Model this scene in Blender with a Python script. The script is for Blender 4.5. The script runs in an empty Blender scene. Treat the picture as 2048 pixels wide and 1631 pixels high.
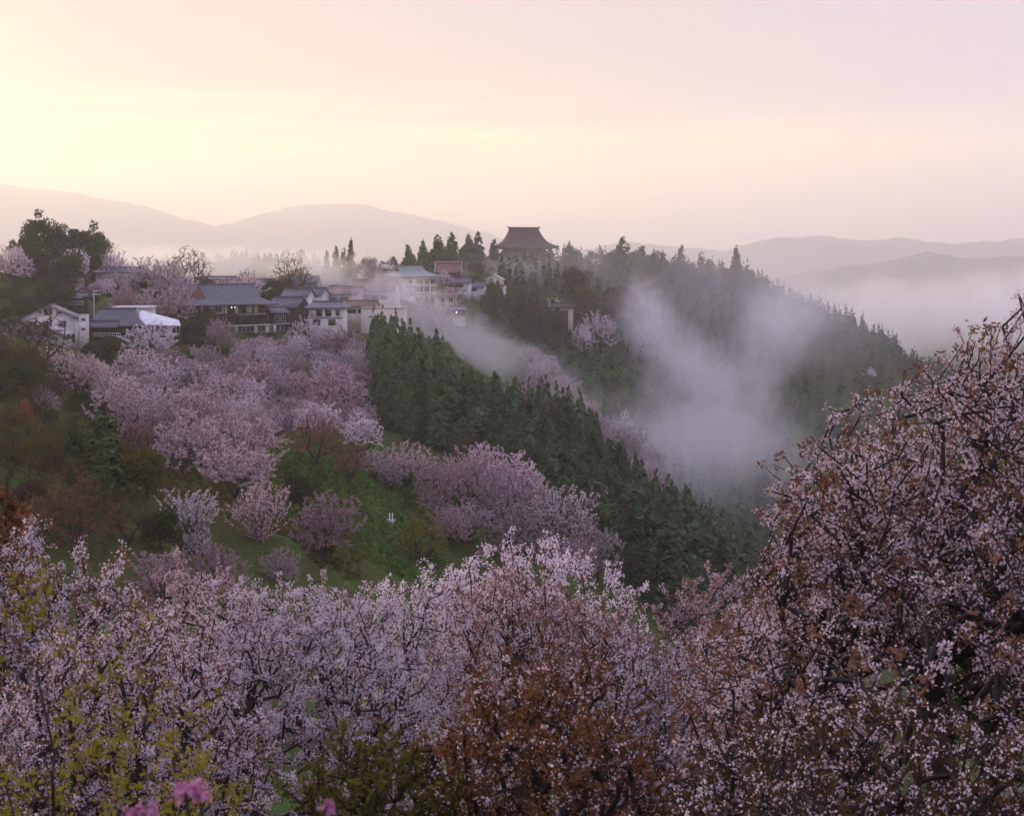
import bpy, bmesh, math, random
import numpy as np
from mathutils import Vector

scene = bpy.context.scene
R = math.radians
F = 2813.0                 # focal length in photo pixels (photo 2048 wide)
HX, HY = 1024.0, 520.0     # column straight ahead, row of the horizon

def lin(r, g, b, a=1.0):
    f = lambda c: (c / 255 / 12.92) if c / 255 <= 0.04045 else ((c / 255 + 0.055) / 1.055) ** 2.4
    return (f(r), f(g), f(b), a)

# ---------------------------------------------------------------- camera
cam_d = bpy.data.cameras.new('camera')
cam = bpy.data.objects.new('camera', cam_d)
scene.collection.objects.link(cam)
cam.location = (0, 0, 0)
cam.rotation_euler = (R(90), 0, 0)
cam_d.sensor_width = 36.0
cam_d.lens = 36.0 * F / 2048.0
cam_d.shift_y = -(815.5 - HY) / 2048.0
cam_d.clip_start = 0.1
cam_d.clip_end = 60000
cam_d.dof.use_dof = True
cam_d.dof.focus_distance = 160.0
cam_d.dof.aperture_fstop = 3.6
scene.camera = cam

# ---------------------------------------------------------------- sky, sun, exposure
SUN_AZ, SUN_EL = R(-33), R(5.5)
SUN_DIR = Vector((math.sin(SUN_AZ) * math.cos(SUN_EL), math.cos(SUN_AZ) * math.cos(SUN_EL), math.sin(SUN_EL)))
world = bpy.data.worlds.new('World')
scene.world = world
world.use_nodes = True
wn, wl = world.node_tree.nodes, world.node_tree.links
wn.clear()
def W(t, **kw):
    n = wn.new(t)
    for k, v in kw.items():
        setattr(n, k, v)
    return n
w_out = W('ShaderNodeOutputWorld'); w_bg = W('ShaderNodeBackground')
w_tc = W('ShaderNodeTexCoord'); w_sep = W('ShaderNodeSeparateXYZ')
wl.new(w_tc.outputs['Generated'], w_sep.inputs[0])
w_sky = W('ShaderNodeTexSky', sky_type='NISHITA')
w_sky.sun_disc = False
w_sky.sun_elevation = SUN_EL
w_sky.sun_rotation = SUN_AZ
w_sky.altitude = 300; w_sky.air_density = 1.0; w_sky.dust_density = 3.0
w_skys = W('ShaderNodeMix', data_type='RGBA', blend_type='MULTIPLY')
w_skys.inputs[0].default_value = 1.0
w_skys.inputs[7].default_value = (0.10, 0.10, 0.10, 1)
wl.new(w_sky.outputs[0], w_skys.inputs[6])
# streaks that bend the veil's layers a little
w_map = W('ShaderNodeMapping'); w_map.inputs['Scale'].default_value = (1.6, 1.6, 17.0)
wl.new(w_tc.outputs['Generated'], w_map.inputs[0])
w_no = W('ShaderNodeTexNoise'); w_no.inputs['Scale'].default_value = 2.2; w_no.inputs['Detail'].default_value = 5.0
w_no.inputs['Roughness'].default_value = 0.55; w_no.inputs['Distortion'].default_value = 0.35
wl.new(w_map.outputs[0], w_no.inputs['Vector'])
w_nm = W('ShaderNodeMath', operation='MULTIPLY_ADD'); w_nm.inputs[1].default_value = 0.10; w_nm.inputs[2].default_value = -0.05
wl.new(w_no.outputs['Fac'], w_nm.inputs[0])
w_el = W('ShaderNodeMath', operation='ADD'); wl.new(w_sep.outputs['Z'], w_el.inputs[0]); wl.new(w_nm.outputs[0], w_el.inputs[1])
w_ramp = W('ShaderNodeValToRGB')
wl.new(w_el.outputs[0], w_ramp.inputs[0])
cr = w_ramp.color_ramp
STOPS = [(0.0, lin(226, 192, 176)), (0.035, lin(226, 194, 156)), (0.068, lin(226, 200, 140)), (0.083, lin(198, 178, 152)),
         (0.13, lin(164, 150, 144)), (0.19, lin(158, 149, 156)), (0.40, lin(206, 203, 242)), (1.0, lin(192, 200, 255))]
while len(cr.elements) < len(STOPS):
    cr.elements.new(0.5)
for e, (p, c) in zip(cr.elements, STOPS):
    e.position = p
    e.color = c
# warm glow round the hidden sun
w_dot = W('ShaderNodeVectorMath', operation='DOT_PRODUCT')
wl.new(w_tc.outputs['Generated'], w_dot.inputs[0])
w_dot.inputs[1].default_value = tuple(Vector((math.sin(SUN_AZ), math.cos(SUN_AZ), math.sin(R(4.5)))).normalized())
w_gl = W('ShaderNodeMapRange', interpolation_type='SMOOTHERSTEP')
w_gl.inputs['From Min'].default_value = 0.94; w_gl.inputs['From Max'].default_value = 1.0
w_gl.inputs['To Max'].default_value = 0.22
wl.new(w_dot.outputs['Value'], w_gl.inputs['Value'])
w_mixg = W('ShaderNodeMix', data_type='RGBA'); wl.new(w_gl.outputs[0], w_mixg.inputs[0])
wl.new(w_ramp.outputs[0], w_mixg.inputs[6]); w_mixg.inputs[7].default_value = lin(255, 246, 168)
# cooler side opposite the glow
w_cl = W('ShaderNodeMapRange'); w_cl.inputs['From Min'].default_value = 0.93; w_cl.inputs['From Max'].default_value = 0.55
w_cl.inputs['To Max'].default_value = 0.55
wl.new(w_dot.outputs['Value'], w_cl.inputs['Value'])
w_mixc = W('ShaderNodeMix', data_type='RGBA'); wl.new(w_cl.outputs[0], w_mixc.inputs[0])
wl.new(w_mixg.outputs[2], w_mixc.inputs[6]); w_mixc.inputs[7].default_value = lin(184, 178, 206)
# bright strip of open sky under the cloud layer
w_b1 = W('ShaderNodeMapRange', interpolation_type='SMOOTHSTEP'); w_b1.inputs['From Min'].default_value = 0.005; w_b1.inputs['From Max'].default_value = 0.05
w_b2 = W('ShaderNodeMapRange', interpolation_type='SMOOTHSTEP'); w_b2.inputs['From Min'].default_value = 0.112; w_b2.inputs['From Max'].default_value = 0.072
w_b3 = W('ShaderNodeMapRange'); w_b3.inputs['From Min'].default_value = 0.45; w_b3.inputs['From Max'].default_value = 1.0
w_b3.inputs['To Min'].default_value = 0.25; w_b3.inputs['To Max'].default_value = 1.25
wl.new(w_el.outputs[0], w_b1.inputs['Value']); wl.new(w_el.outputs[0], w_b2.inputs['Value']); wl.new(w_dot.outputs['Value'], w_b3.inputs['Value'])
w_bm = W('ShaderNodeMath', operation='MULTIPLY'); wl.new(w_b1.outputs[0], w_bm.inputs[0]); wl.new(w_b2.outputs[0], w_bm.inputs[1])
w_bn = W('ShaderNodeMath', operation='MULTIPLY'); wl.new(w_bm.outputs[0], w_bn.inputs[0]); wl.new(w_b3.outputs[0], w_bn.inputs[1])
w_ba = W('ShaderNodeMix', data_type='RGBA', blend_type='ADD', clamp_result=False); wl.new(w_bn.outputs[0], w_ba.inputs[0])
wl.new(w_mixc.outputs[2], w_ba.inputs[6]); w_ba.inputs[7].default_value = (0.30, 0.20, 0.0, 1)
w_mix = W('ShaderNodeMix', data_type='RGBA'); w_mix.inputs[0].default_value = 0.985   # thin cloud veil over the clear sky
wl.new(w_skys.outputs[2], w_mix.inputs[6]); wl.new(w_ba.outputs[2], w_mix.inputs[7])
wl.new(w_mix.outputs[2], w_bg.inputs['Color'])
w_bs = W('ShaderNodeMapRange', interpolation_type='SMOOTHSTEP')      # brighter towards the horizon
w_bs.inputs['From Min'].default_value = 0.17; w_bs.inputs['From Max'].default_value = 0.05
w_bs.inputs['To Min'].default_value = 1.0; w_bs.inputs['To Max'].default_value = 1.1
wl.new(w_sep.outputs['Z'], w_bs.inputs['Value']); wl.new(w_bs.outputs[0], w_bg.inputs['Strength'])
wl.new(w_bg.outputs[0], w_out.inputs['Surface'])

sun_d = bpy.data.lights.new('sun', 'SUN')
sun_d.energy = 4.2
sun_d.angle = R(12)
sun_d.color = (1.0, 0.72, 0.29)
sun = bpy.data.objects.new('sun', sun_d)
scene.collection.objects.link(sun)
sun.rotation_euler = SUN_DIR.to_track_quat('Z', 'Y').to_euler()

scene.view_settings.view_transform = 'Standard'
scene.view_settings.look = 'None'
scene.view_settings.gamma = 1.0
scene.view_settings.use_curve_mapping = False
scene.view_settings.exposure = 0.66
cy = scene.cycles
cy.max_bounces = 7; cy.diffuse_bounces = 2; cy.glossy_bounces = 1; cy.transmission_bounces = 3
cy.transparent_max_bounces = 8; cy.volume_bounces = 5
cy.volume_step_rate = 0.35; cy.volume_max_steps = 256
cy.use_denoising = True
cy.sample_clamp_indirect = 4.0
cy.caustics_reflective = False; cy.caustics_refractive = False
cy.use_adaptive_sampling = False

# ---------------------------------------------------------------- helpers
C = scene.collection

def tag(o, label=None, cat=None, group=None, kind=None):
    if label: o['label'] = label
    if cat: o['category'] = cat
    if group: o['group'] = group
    if kind: o['kind'] = kind
    return o

def empty(name, loc=(0, 0, 0), rz=0.0, scale=(1, 1, 1)):
    o = bpy.data.objects.new(name, None)
    o.location = loc; o.rotation_euler = (0, 0, rz); o.scale = scale
    o.empty_display_size = 0.3
    C.objects.link(o)
    return o

def link(name, me, parent=None, mat=None):
    o = bpy.data.objects.new(name, me)
    C.objects.link(o)
    if parent is not None:
        o.parent = parent
    if mat is not None:
        if not me.materials:
            me.materials.append(mat)
        elif me.materials[0] is not mat:
            o.material_slots[0].link = 'OBJECT'
            o.material_slots[0].material = mat
    return o

def np_mesh(name, verts, faces, attr=None, mat=None, smooth=False):
    """verts (N,3); faces (M,k) with one k"""
    verts = np.asarray(verts, np.float32); faces = np.asarray(faces, np.int32)
    me = bpy.data.meshes.new(name)
    k = faces.shape[1]
    me.vertices.add(len(verts)); me.vertices.foreach_set('co', verts.ravel())
    me.loops.add(faces.size); me.loops.foreach_set('vertex_index', faces.ravel())
    me.polygons.add(len(faces))
    me.polygons.foreach_set('loop_start', np.arange(0, faces.size, k, dtype=np.int32))
    if smooth:
        me.polygons.foreach_set('use_smooth', np.ones(len(faces), bool))
    me.update(calc_edges=True)
    if attr is not None:
        a = me.attributes.new('tint', 'FLOAT', 'FACE')
        a.data.foreach_set('value', np.asarray(attr, np.float32))
    if mat is not None:
        me.materials.append(mat)
    return me

def at(px, py, Y):
    return Vector(((px - HX) / F * Y, Y, (HY - py) / F * Y))

# ---------------------------------------------------------------- materials
def new_mat(name):
    m = bpy.data.materials.new(name)
    m.use_nodes = True
    nt = m.node_tree
    nt.nodes.clear()
    out = nt.nodes.new('ShaderNodeOutputMaterial')
    return m, nt.nodes, nt.links, out

def foliage(name, a, b, trans=0.35, vary=0.22):
    m, n, l, out = new_mat(name)
    at_ = n.new('ShaderNodeAttribute'); at_.attribute_name = 'tint'
    mix = n.new('ShaderNodeMix'); mix.data_type = 'RGBA'
    l.new(at_.outputs['Fac'], mix.inputs[0])
    mix.inputs[6].default_value = (*a, 1); mix.inputs[7].default_value = (*b, 1)
    oi = n.new('ShaderNodeObjectInfo')
    mr = n.new('ShaderNodeMapRange'); mr.inputs['To Min'].default_value = 1 - vary; mr.inputs['To Max'].default_value = 1 + vary
    l.new(oi.outputs['Random'], mr.inputs['Value'])
    hs = n.new('ShaderNodeHueSaturation'); l.new(mix.outputs[2], hs.inputs['Color']); l.new(mr.outputs[0], hs.inputs['Value'])
    df = n.new('ShaderNodeBsdfDiffuse'); tr = n.new('ShaderNodeBsdfTranslucent')
    l.new(hs.outputs[0], df.inputs['Color']); l.new(hs.outputs[0], tr.inputs['Color'])
    ms = n.new('ShaderNodeMixShader'); ms.inputs[0].default_value = trans
    l.new(df.outputs[0], ms.inputs[1]); l.new(tr.outputs[0], ms.inputs[2])
    l.new(ms.outputs[0], out.inputs['Surface'])
    return m

def noisy(name, a, b, scale=1.0, rough=0.85, detail=4, bump=0.0, spec=0.3, stretch=(1, 1, 1), coord='Object'):
    m, n, l, out = new_mat(name)
    tc = n.new('ShaderNodeTexCoord'); mp = n.new('ShaderNodeMapping'); mp.inputs['Scale'].default_value = stretch
    l.new(tc.outputs[coord], mp.inputs[0])
    no = n.new('ShaderNodeTexNoise'); no.inputs['Scale'].default_value = scale; no.inputs['Detail'].default_value = detail
    l.new(mp.outputs[0], no.inputs['Vector'])
    rp = n.new('ShaderNodeMapRange'); rp.inputs['From Min'].default_value = 0.3; rp.inputs['From Max'].default_value = 0.7
    l.new(no.outputs['Fac'], rp.inputs['Value'])
    mix = n.new('ShaderNodeMix'); mix.data_type = 'RGBA'
    l.new(rp.outputs[0], mix.inputs[0]); mix.inputs[6].default_value = (*a, 1); mix.inputs[7].default_value = (*b, 1)
    bs = n.new('ShaderNodeBsdfPrincipled'); bs.inputs['Roughness'].default_value = rough
    bs.inputs['Specular IOR Level'].default_value = spec
    l.new(mix.outputs[2], bs.inputs['Base Color'])
    if bump:
        bp = n.new('ShaderNodeBump'); bp.inputs['Strength'].default_value = bump; bp.inputs['Distance'].default_value = 0.3
        l.new(no.outputs['Fac'], bp.inputs['Height']); l.new(bp.outputs[0], bs.inputs['Normal'])
    l.new(bs.outputs[0], out.inputs['Surface'])
    return m

def tiled(name, a, b, pitch=0.5, axis='X', rough=0.45, spec=0.4):
    """ribs running down a roof"""
    m = noisy(name, a, b, 0.9, rough, 5, 0.0, spec)
    n, l = m.node_tree.nodes, m.node_tree.links
    tc = n.new('ShaderNodeTexCoord')
    wv = n.new('ShaderNodeTexWave'); wv.wave_type = 'BANDS'; wv.bands_direction = axis
    wv.inputs['Scale'].default_value = 0.314 / pitch; wv.inputs['Distortion'].default_value = 0.0
    l.new(tc.outputs['Object'], wv.inputs['Vector'])
    bp = n.new('ShaderNodeBump'); bp.inputs['Strength'].default_value = 0.6; bp.inputs['Distance'].default_value = 0.12
    l.new(wv.outputs['Fac'], bp.inputs['Height'])
    bs = next(x for x in n if x.type == 'BSDF_PRINCIPLED')
    l.new(bp.outputs[0], bs.inputs['Normal'])
    return m

def plain(name, a, rough=0.6, spec=0.4, emit=None):
    m, n, l, out = new_mat(name)
    bs = n.new('ShaderNodeBsdfPrincipled')
    bs.inputs['Base Color'].default_value = (*a, 1); bs.inputs['Roughness'].default_value = rough
    bs.inputs['Specular IOR Level'].default_value = spec
    if emit:
        bs.inputs['Emission Color'].default_value = (*emit[0], 1); bs.inputs['Emission Strength'].default_value = emit[1]
    l.new(bs.outputs[0], out.inputs['Surface'])
    return m

M = {
    'white':   foliage('blossom_white', (0.90, 0.81, 0.86), (0.72, 0.57, 0.65)),
    'pale':    foliage('blossom_pale', (0.82, 0.70, 0.745), (0.60, 0.45, 0.50)),
    'pink':    foliage('blossom_pink', (0.76, 0.61, 0.65), (0.52, 0.37, 0.40)),
    'mauve':   foliage('blossom_mauve', (0.60, 0.47, 0.53), (0.31, 0.20, 0.22)),
    'red':     foliage('bud_red', (0.40, 0.18, 0.17), (0.20, 0.075, 0.06)),
    'rosy':    foliage('blossom_rosy', (0.80, 0.65, 0.70), (0.50, 0.35, 0.38)),
    'bronze':  foliage('leaf_bronze', (0.125, 0.072, 0.03), (0.06, 0.036, 0.018)),
    'deep':    foliage('blossom_deep', (0.74, 0.36, 0.54), (0.58, 0.22, 0.39)),
    'brown':   foliage('leaf_brown', (0.29, 0.145, 0.085), (0.14, 0.07, 0.042)),
    'orange':  foliage('leaf_orange', (0.29, 0.135, 0.06), (0.14, 0.068, 0.032)),
    'rust':    foliage('leaf_rust', (0.38, 0.19, 0.155), (0.20, 0.095, 0.08)),
    'olive':   foliage('leaf_olive', (0.13, 0.12, 0.028), (0.06, 0.055, 0.016)),
    'yellow':  foliage('leaf_yellow', (0.30, 0.26, 0.035), (0.14, 0.12, 0.022)),
    'bare':    foliage('twig_bud', (0.16, 0.085, 0.05), (0.07, 0.042, 0.03)),
    'green':   foliage('leaf_green', (0.075, 0.10, 0.038), (0.022, 0.034, 0.016)),
    'cedar':   foliage('needle_cedar', (0.10, 0.15, 0.06), (0.030, 0.050, 0.025), 0.1),
    'grass':   foliage('grass_blade', (0.11, 0.21, 0.04), (0.055, 0.11, 0.025), 0.3),
    'bark':    noisy('bark', (0.035, 0.026, 0.024), (0.075, 0.058, 0.052), 3.0, 0.95, 5, 0.4, 0.1, (4, 4, 0.6)),
    'plaster': noisy('plaster', (0.66, 0.64, 0.62), (0.50, 0.48, 0.46), 0.8, 0.9),
    'cream':   noisy('cream_plaster', (0.62, 0.55, 0.46), (0.50, 0.44, 0.37), 0.5, 0.9),
    'timber':  noisy('timber', (0.075, 0.045, 0.032), (0.035, 0.022, 0.018), 2.0, 0.8, 4, 0, 0.2, (1, 1, 6)),
    'gable':   noisy('gable_board', (0.26, 0.13, 0.075), (0.15, 0.075, 0.045), 2.0, 0.8, 4, 0, 0.2, (6, 6, 1)),
    'tile':    tiled('roof_tile', (0.115, 0.118, 0.14), (0.07, 0.073, 0.09), 0.42),
    'tiled':   tiled('roof_tile_dark', (0.095, 0.098, 0.12), (0.06, 0.062, 0.075), 0.42),
    'copper':  tiled('roof_copper', (0.21, 0.26, 0.25), (0.15, 0.19, 0.185), 0.6),
    'metalw':  tiled('roof_metal_white', (0.72, 0.73, 0.74), (0.58, 0.59, 0.61), 0.6),
    'barkroof': noisy('roof_cypress_bark', (0.085, 0.060, 0.058), (0.05, 0.036, 0.036), 0.4, 0.9, 6, 0.3, 0.1),
    'redroof': tiled('roof_russet', (0.22, 0.11, 0.085), (0.14, 0.07, 0.06), 0.5),
    'concrete': noisy('concrete', (0.42, 0.40, 0.37), (0.30, 0.28, 0.26), 0.6, 0.9),
    'glass':   plain('window_glass', (0.02, 0.022, 0.028), 0.12, 0.5),
    'shoji':   plain('shoji_paper', (0.62, 0.56, 0.47), 0.9, 0.1),
    'lamp':    plain('lamp_glow', (1, 0.9, 0.7), 0.5, 0.2, ((1.0, 0.86, 0.6), 3.5)),
    'whitepaint': plain('white_paint', (0.78, 0.78, 0.78), 0.5),
    'steel':   plain('pole_grey', (0.45, 0.45, 0.46), 0.5),
    'step':    noisy('step_timber', (0.16, 0.105, 0.075), (0.085, 0.058, 0.042), 2.0, 0.9),
    'slate':   plain('board_blue_grey', (0.20, 0.22, 0.27), 0.7),
}

# ---------------------------------------------------------------- terrain
rng = np.random.default_rng(7)
COLS = np.array([-700, 0, 300, 600, 900, 1200, 1500, 1800, 2100, 2800], float)
ROWS = [
    (-80,  [30] * 10),
    (0,    [-3.2] * 10),
    (15,   [-9.5] * 10),
    (30,   [-15.5] * 10),
    (50,   [-20, -21, -21.5, -22, -22.5, -23, -23, -22, -21, -20]),
    (80,   [-26, -28, -30, -34, -37, -38, -37, -34, -31, -28]),
    (120,  [-26, -29, -32, -41, -49, -54, -57, -55, -50, -44]),
    (160,  [-22, -25, -28, -36, -41, -50, -60, -70, -72, -68]),
    (200,  [-18, -24, -28, -33, -36, -45, -60, -85, -95, -92]),
    (250,  [-16, -24, -29, -33, -38, -54, -72, -96, -110, -108]),
    (300,  [-14, -23, -27.5, -31, -35, -52, -74, -104, -120, -120]),
    (350,  [-9, -18, -22, -26, -33.5, -57, -86, -112, -128, -128]),
    (400,  [-4, -9, -16, -24, -34, -63, -98, -122, -134, -134]),
    (450,  [2, -4, -8.5, -16, -29, -58, -106, -128, -138, -138]),
    (520,  [2, -10, -14, -12, -19, -60, -112, -133, -140, -140]),
    (600,  [-10, -40, -36, -11, -11, -48, -106, -134, -140, -140]),
    (700,  [-40, -62, -52, -16, -4.5, -21, -76, -116, -135, -140]),
    (800,  [-60, -75, -62, -20, 0, -5, -24, -74, -112, -135]),
    (850,  [-65, -78, -66, -26, 1.5, -2, -15, -63, -100, -130]),
    (950,  [-60, -60, -50, -45, -15, -18, -36, -72, -105, -130]),
    (1100, [-10, -12, -4, 2, -70, -95, -105, -112, -125, -130]),
    (1300, [-60, -70, -70, -60, -100, -115, -118, -120, -125, -130]),
    (1700, [-90, -90, -90, -90, -80, -70, -46, -62, -38, -60]),
    (2200, [-110] * 10),
    (3600, [-110] * 10),
    (20000, [-110] * 10),
]
YS = np.array([r[0] for r in ROWS], float)
ZT = np.array([r[1] for r in ROWS], float)

def pchip(x, xp, fp):
    """monotone cubic along axis 0 of fp; returns values at x for every column"""
    h = np.diff(xp); d = np.diff(fp, axis=0) / h[:, None]
    m = np.zeros_like(fp)
    a, b = d[:-1], d[1:]
    w1 = (2 * h[1:] + h[:-1])[:, None]; w2 = (h[1:] + 2 * h[:-1])[:, None]
    with np.errstate(divide='ignore', invalid='ignore'):
        hm = (w1 + w2) / (w1 / a + w2 / b)
    m[1:-1] = np.where(a * b > 0, np.nan_to_num(hm), 0)
    m[0] = d[0]; m[-1] = d[-1]
    i = np.clip(np.searchsorted(xp, x) - 1, 0, len(h) - 1)
    t = ((x - xp[i]) / h[i])[:, None]; hh = h[i][:, None]
    return ((2 * t**3 - 3 * t**2 + 1) * fp[i] + (t**3 - 2 * t**2 + t) * hh * m[i]
            + (-2 * t**3 + 3 * t**2) * fp[i + 1] + (t**3 - t**2) * hh * m[i + 1])

_ph = rng.uniform(0, 6.28, 12); _kd = rng.uniform(0, 6.28, 12)
_wl = np.array([90, 70, 52, 40, 31, 24, 18, 14, 11, 8.5, 6.5, 5.0])
def bumps(X, Y):
    s = 0
    for p, a, w in zip(_ph, _kd, _wl):
        s = s + 0.013 * w * np.sin((X * math.cos(a) + Y * math.sin(a)) * 6.283 / w + p)
    return s

def zfun(X, Y):
    X = np.atleast_1d(np.asarray(X, float)); Y = np.atleast_1d(np.asarray(Y, float))
    px = HX + F * X / np.maximum(np.abs(Y), 25.0)
    px = np.clip(px, COLS[0], COLS[-1])
    Z = pchip(np.clip(Y, YS[0], YS[-1]), YS, ZT)              # (n, cols)
    j = np.clip(np.searchsorted(COLS, px) - 1, 0, len(COLS) - 2)
    t = (px - COLS[j]) / (COLS[j + 1] - COLS[j])
    n = np.arange(len(px))
    jm, jp = np.maximum(j - 1, 0), np.minimum(j + 2, len(COLS) - 1)
    p0, p1, p2, p3 = Z[n, jm], Z[n, j], Z[n, j + 1], Z[n, jp]
    c = p1 + 0.35 * t * (p2 - p0 + t * (2 * p0 - 5 * p1 + 4 * p2 - p3 + t * (3 * (p1 - p2) + p3 - p0)))
    z = np.clip(c, np.minimum(p1, p2), np.maximum(p1, p2))
    z = 0.5 * z + 0.5 * (p1 + (p2 - p1) * t)
    return z + bumps(X, Y) * np.clip((Y - 20) / 150, 0, 1) * np.clip((2600 - Y) / 1500, 0, 2)

def gz(X, Y):
    return float(zfun(X, Y)[0])

gy = np.concatenate([np.linspace(-70, 0, 12, endpoint=False), np.linspace(0, 140, 50, endpoint=False),
                     np.linspace(140, 560, 120, endpoint=False), np.linspace(560, 1300, 70, endpoint=False),
                     np.geomspace(1300, 17600, 60)])
gs = np.sign(np.linspace(-1, 1, 231)) * np.abs(np.linspace(-1, 1, 231)) ** 1.25
GX = (gs[None, :] * (45 + 0.85 * np.maximum(gy, 0))[:, None]); GY = np.repeat(gy[:, None], len(gs), 1)
GZ = zfun(GX.ravel(), GY.ravel())
nr, nc = GX.shape
ii = (np.arange(nr - 1)[:, None] * nc + np.arange(nc - 1)[None, :]).ravel()
gfaces = np.stack([ii, ii + 1, ii + nc + 1, ii + nc], 1)

def ground_material():
    m, n, l, out = new_mat('hillside_ground')
    geo = n.new('ShaderNodeNewGeometry')
    def noise(sc, det):
        x = n.new('ShaderNodeTexNoise'); x.inputs['Scale'].default_value = sc; x.inputs['Detail'].default_value = det
        l.new(geo.outputs['Position'], x.inputs['Vector'])
        r = n.new('ShaderNodeMapRange'); r.inputs['From Min'].default_value = 0.38; r.inputs['From Max'].default_value = 0.62
        l.new(x.outputs['Fac'], r.inputs['Value'])
        return x, r
    n1, r1 = noise(0.045, 4); n2, r2 = noise(0.4, 6); n3, r3 = noise(1.7, 4)
    a = n.new('ShaderNodeMix'); a.data_type = 'RGBA'; l.new(r1.outputs[0], a.inputs[0])
    a.inputs[6].default_value = (0.08, 0.15, 0.03, 1); a.inputs[7].default_value = (0.045, 0.06, 0.02, 1)
    b = n.new('ShaderNodeMix'); b.data_type = 'RGBA'; l.new(r2.outputs[0], b.inputs[0])
    l.new(a.outputs[2], b.inputs[6]); b.inputs[7].default_value = (0.07, 0.055, 0.026, 1)
    c = n.new('ShaderNodeMix'); c.data_type = 'RGBA'; c.inputs[0].default_value = 0.35
    l.new(b.outputs[2], c.inputs[6])
    d = n.new('ShaderNodeMix'); d.data_type = 'RGBA'; l.new(r3.outputs[0], d.inputs[0])
    d.inputs[6].default_value = (0.03, 0.035, 0.014, 1); d.inputs[7].default_value = (0.085, 0.13, 0.03, 1)
    l.new(d.outputs[2], c.inputs[7])
    bs = n.new('ShaderNodeBsdfDiffuse'); l.new(c.outputs[2], bs.inputs['Color'])
    bp = n.new('ShaderNodeBump'); bp.inputs['Distance'].default_value = 0.6; bp.inputs['Strength'].default_value = 0.6
    l.new(n3.outputs['Fac'], bp.inputs['Height']); l.new(bp.outputs[0], bs.inputs['Normal'])
    l.new(bs.outputs[0], out.inputs['Surface'])
    return m
M['ground'] = ground_material()
ground = link('ground', np_mesh('ground', np.stack([GX.ravel(), GY.ravel(), GZ], 1), gfaces, smooth=True), None, M['ground'])
tag(ground, 'green and brown wooded hillside ground falling into the valley', None, None, 'structure')

# far mountains: closed ridges with real depth
M['wooded'] = noisy('far_woodland', (0.05, 0.06, 0.04), (0.03, 0.038, 0.028), 0.02, 1.0, 6, 0.8, 0.0, (1, 1, 1), 'Object')
def mountain(name, pts, Y, depth, label, rough=1.0, seed=1):
    r = np.random.default_rng(seed)
    xs = np.array([p[0] for p in pts], float); zs = np.array([p[1] for p in pts], float)
    u = np.linspace(xs[0], xs[-1], 260)
    py = np.interp(u, xs, zs)
    for i in range(9):
        w = 420 / 1.75 ** i
        py += rough * 5.0 / 1.5 ** i * np.sin(u / w * 6.283 + r.uniform(0, 6.28))
    top = (HY - py) / F * Y
    X = (u - HX) / F * Y
    V, nrow = [], 21
    for k in range(nrow):
        s = k / (nrow - 1) * 2 - 1                       # -1 front foot .. 1 back foot
        h = 1 - abs(s) ** 1.25
        wob = sum(np.sin(X / (w * Y / 1500) + r.uniform(0, 6.28)) for w in (90, 60, 35)) * 0.07 * (1 - abs(abs(s) - .5))
        zz = -112 + (top + 112) * np.clip(h + wob * (h < 0.999) * (abs(s) < 0.999), 0, 1)
        V.append(np.stack([X * (1 + s * depth / Y), np.full_like(X, Y + s * depth), zz], 1))
    V = np.concatenate(V)
    n = len(u)
    i0 = (np.arange(nrow - 1)[:, None] * n + np.arange(n - 1)[None]).ravel()
    o = link(name, np_mesh(name, V, np.stack([i0, i0 + 1, i0 + n + 1, i0 + n], 1), smooth=True), None, M['wooded'])
    tag(o, label, None, None, 'structure')
    return o
mountain('mountain', [(-900, 400), (-250, 350), (0, 368), (160, 388), (290, 414), (370, 440), (450, 458), (580, 480), (760, 540)], 15000, 2000,
         'faint long mountain shoulder sloping down under the yellow glow at left', 0.5, 3)
mountain('mountain', [(250, 520), (360, 474), (460, 450), (540, 420), (620, 404), (720, 410), (830, 432), (960, 462), (1100, 505), (1250, 560)], 15400, 2000,
         'faint rounded mountain behind the village roofs', 0.5, 5)
mountain('mountain', [(1020, 560), (1150, 505), (1230, 488), (1330, 492), (1440, 494), (1540, 482), (1630, 474), (1720, 480), (1830, 476), (1950, 486), (2150, 480), (2700, 470), (3300, 520)], 12000, 1600,
         'highest pale lilac ridge across the right of the picture', 0.8, 9)
mountain('mountain', [(1400, 580), (1560, 556), (1700, 528), (1790, 516), (1860, 512), (1930, 520), (2048, 508), (2400, 490), (3000, 530)], 8000, 900,
         'lower lilac ridge in front of the highest right ridge', 0.8, 12)

# ---------------------------------------------------------------- tree growing
def unit(v):
    return v / np.maximum(np.linalg.norm(v, axis=-1, keepdims=True), 1e-9)

def lump(r, n=7, amp=0.3):
    k = unit(r.normal(size=(n, 3))) * r.uniform(2.0, 5.5, (n, 1)); p = r.uniform(0, 6.28, n)
    return lambda d: 1 + amp * np.cos(d @ k.T + p).mean(1) * 2.2

def crown_points(r, n, W_, H_, low=-0.35, c=0.60, rz=0.42, shell=2.4, amp=0.32):
    d = unit(r.normal(size=(n * 3, 3)))
    d = d[d[:, 2] > low][:n]
    f = lump(r, 8, amp)(d)
    rad = r.random(len(d)) ** (1 / shell) * f
    q = d * rad[:, None]
    q[:, :2] /= np.percentile(np.linalg.norm(q[:, :2], axis=1), 97)
    q[:, 2] /= np.percentile(q[:, 2], 99.3)
    return q * np.array([W_ / 2, W_ / 2, (1 - c) * H_]) + np.array([0, 0, c * H_])

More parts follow.
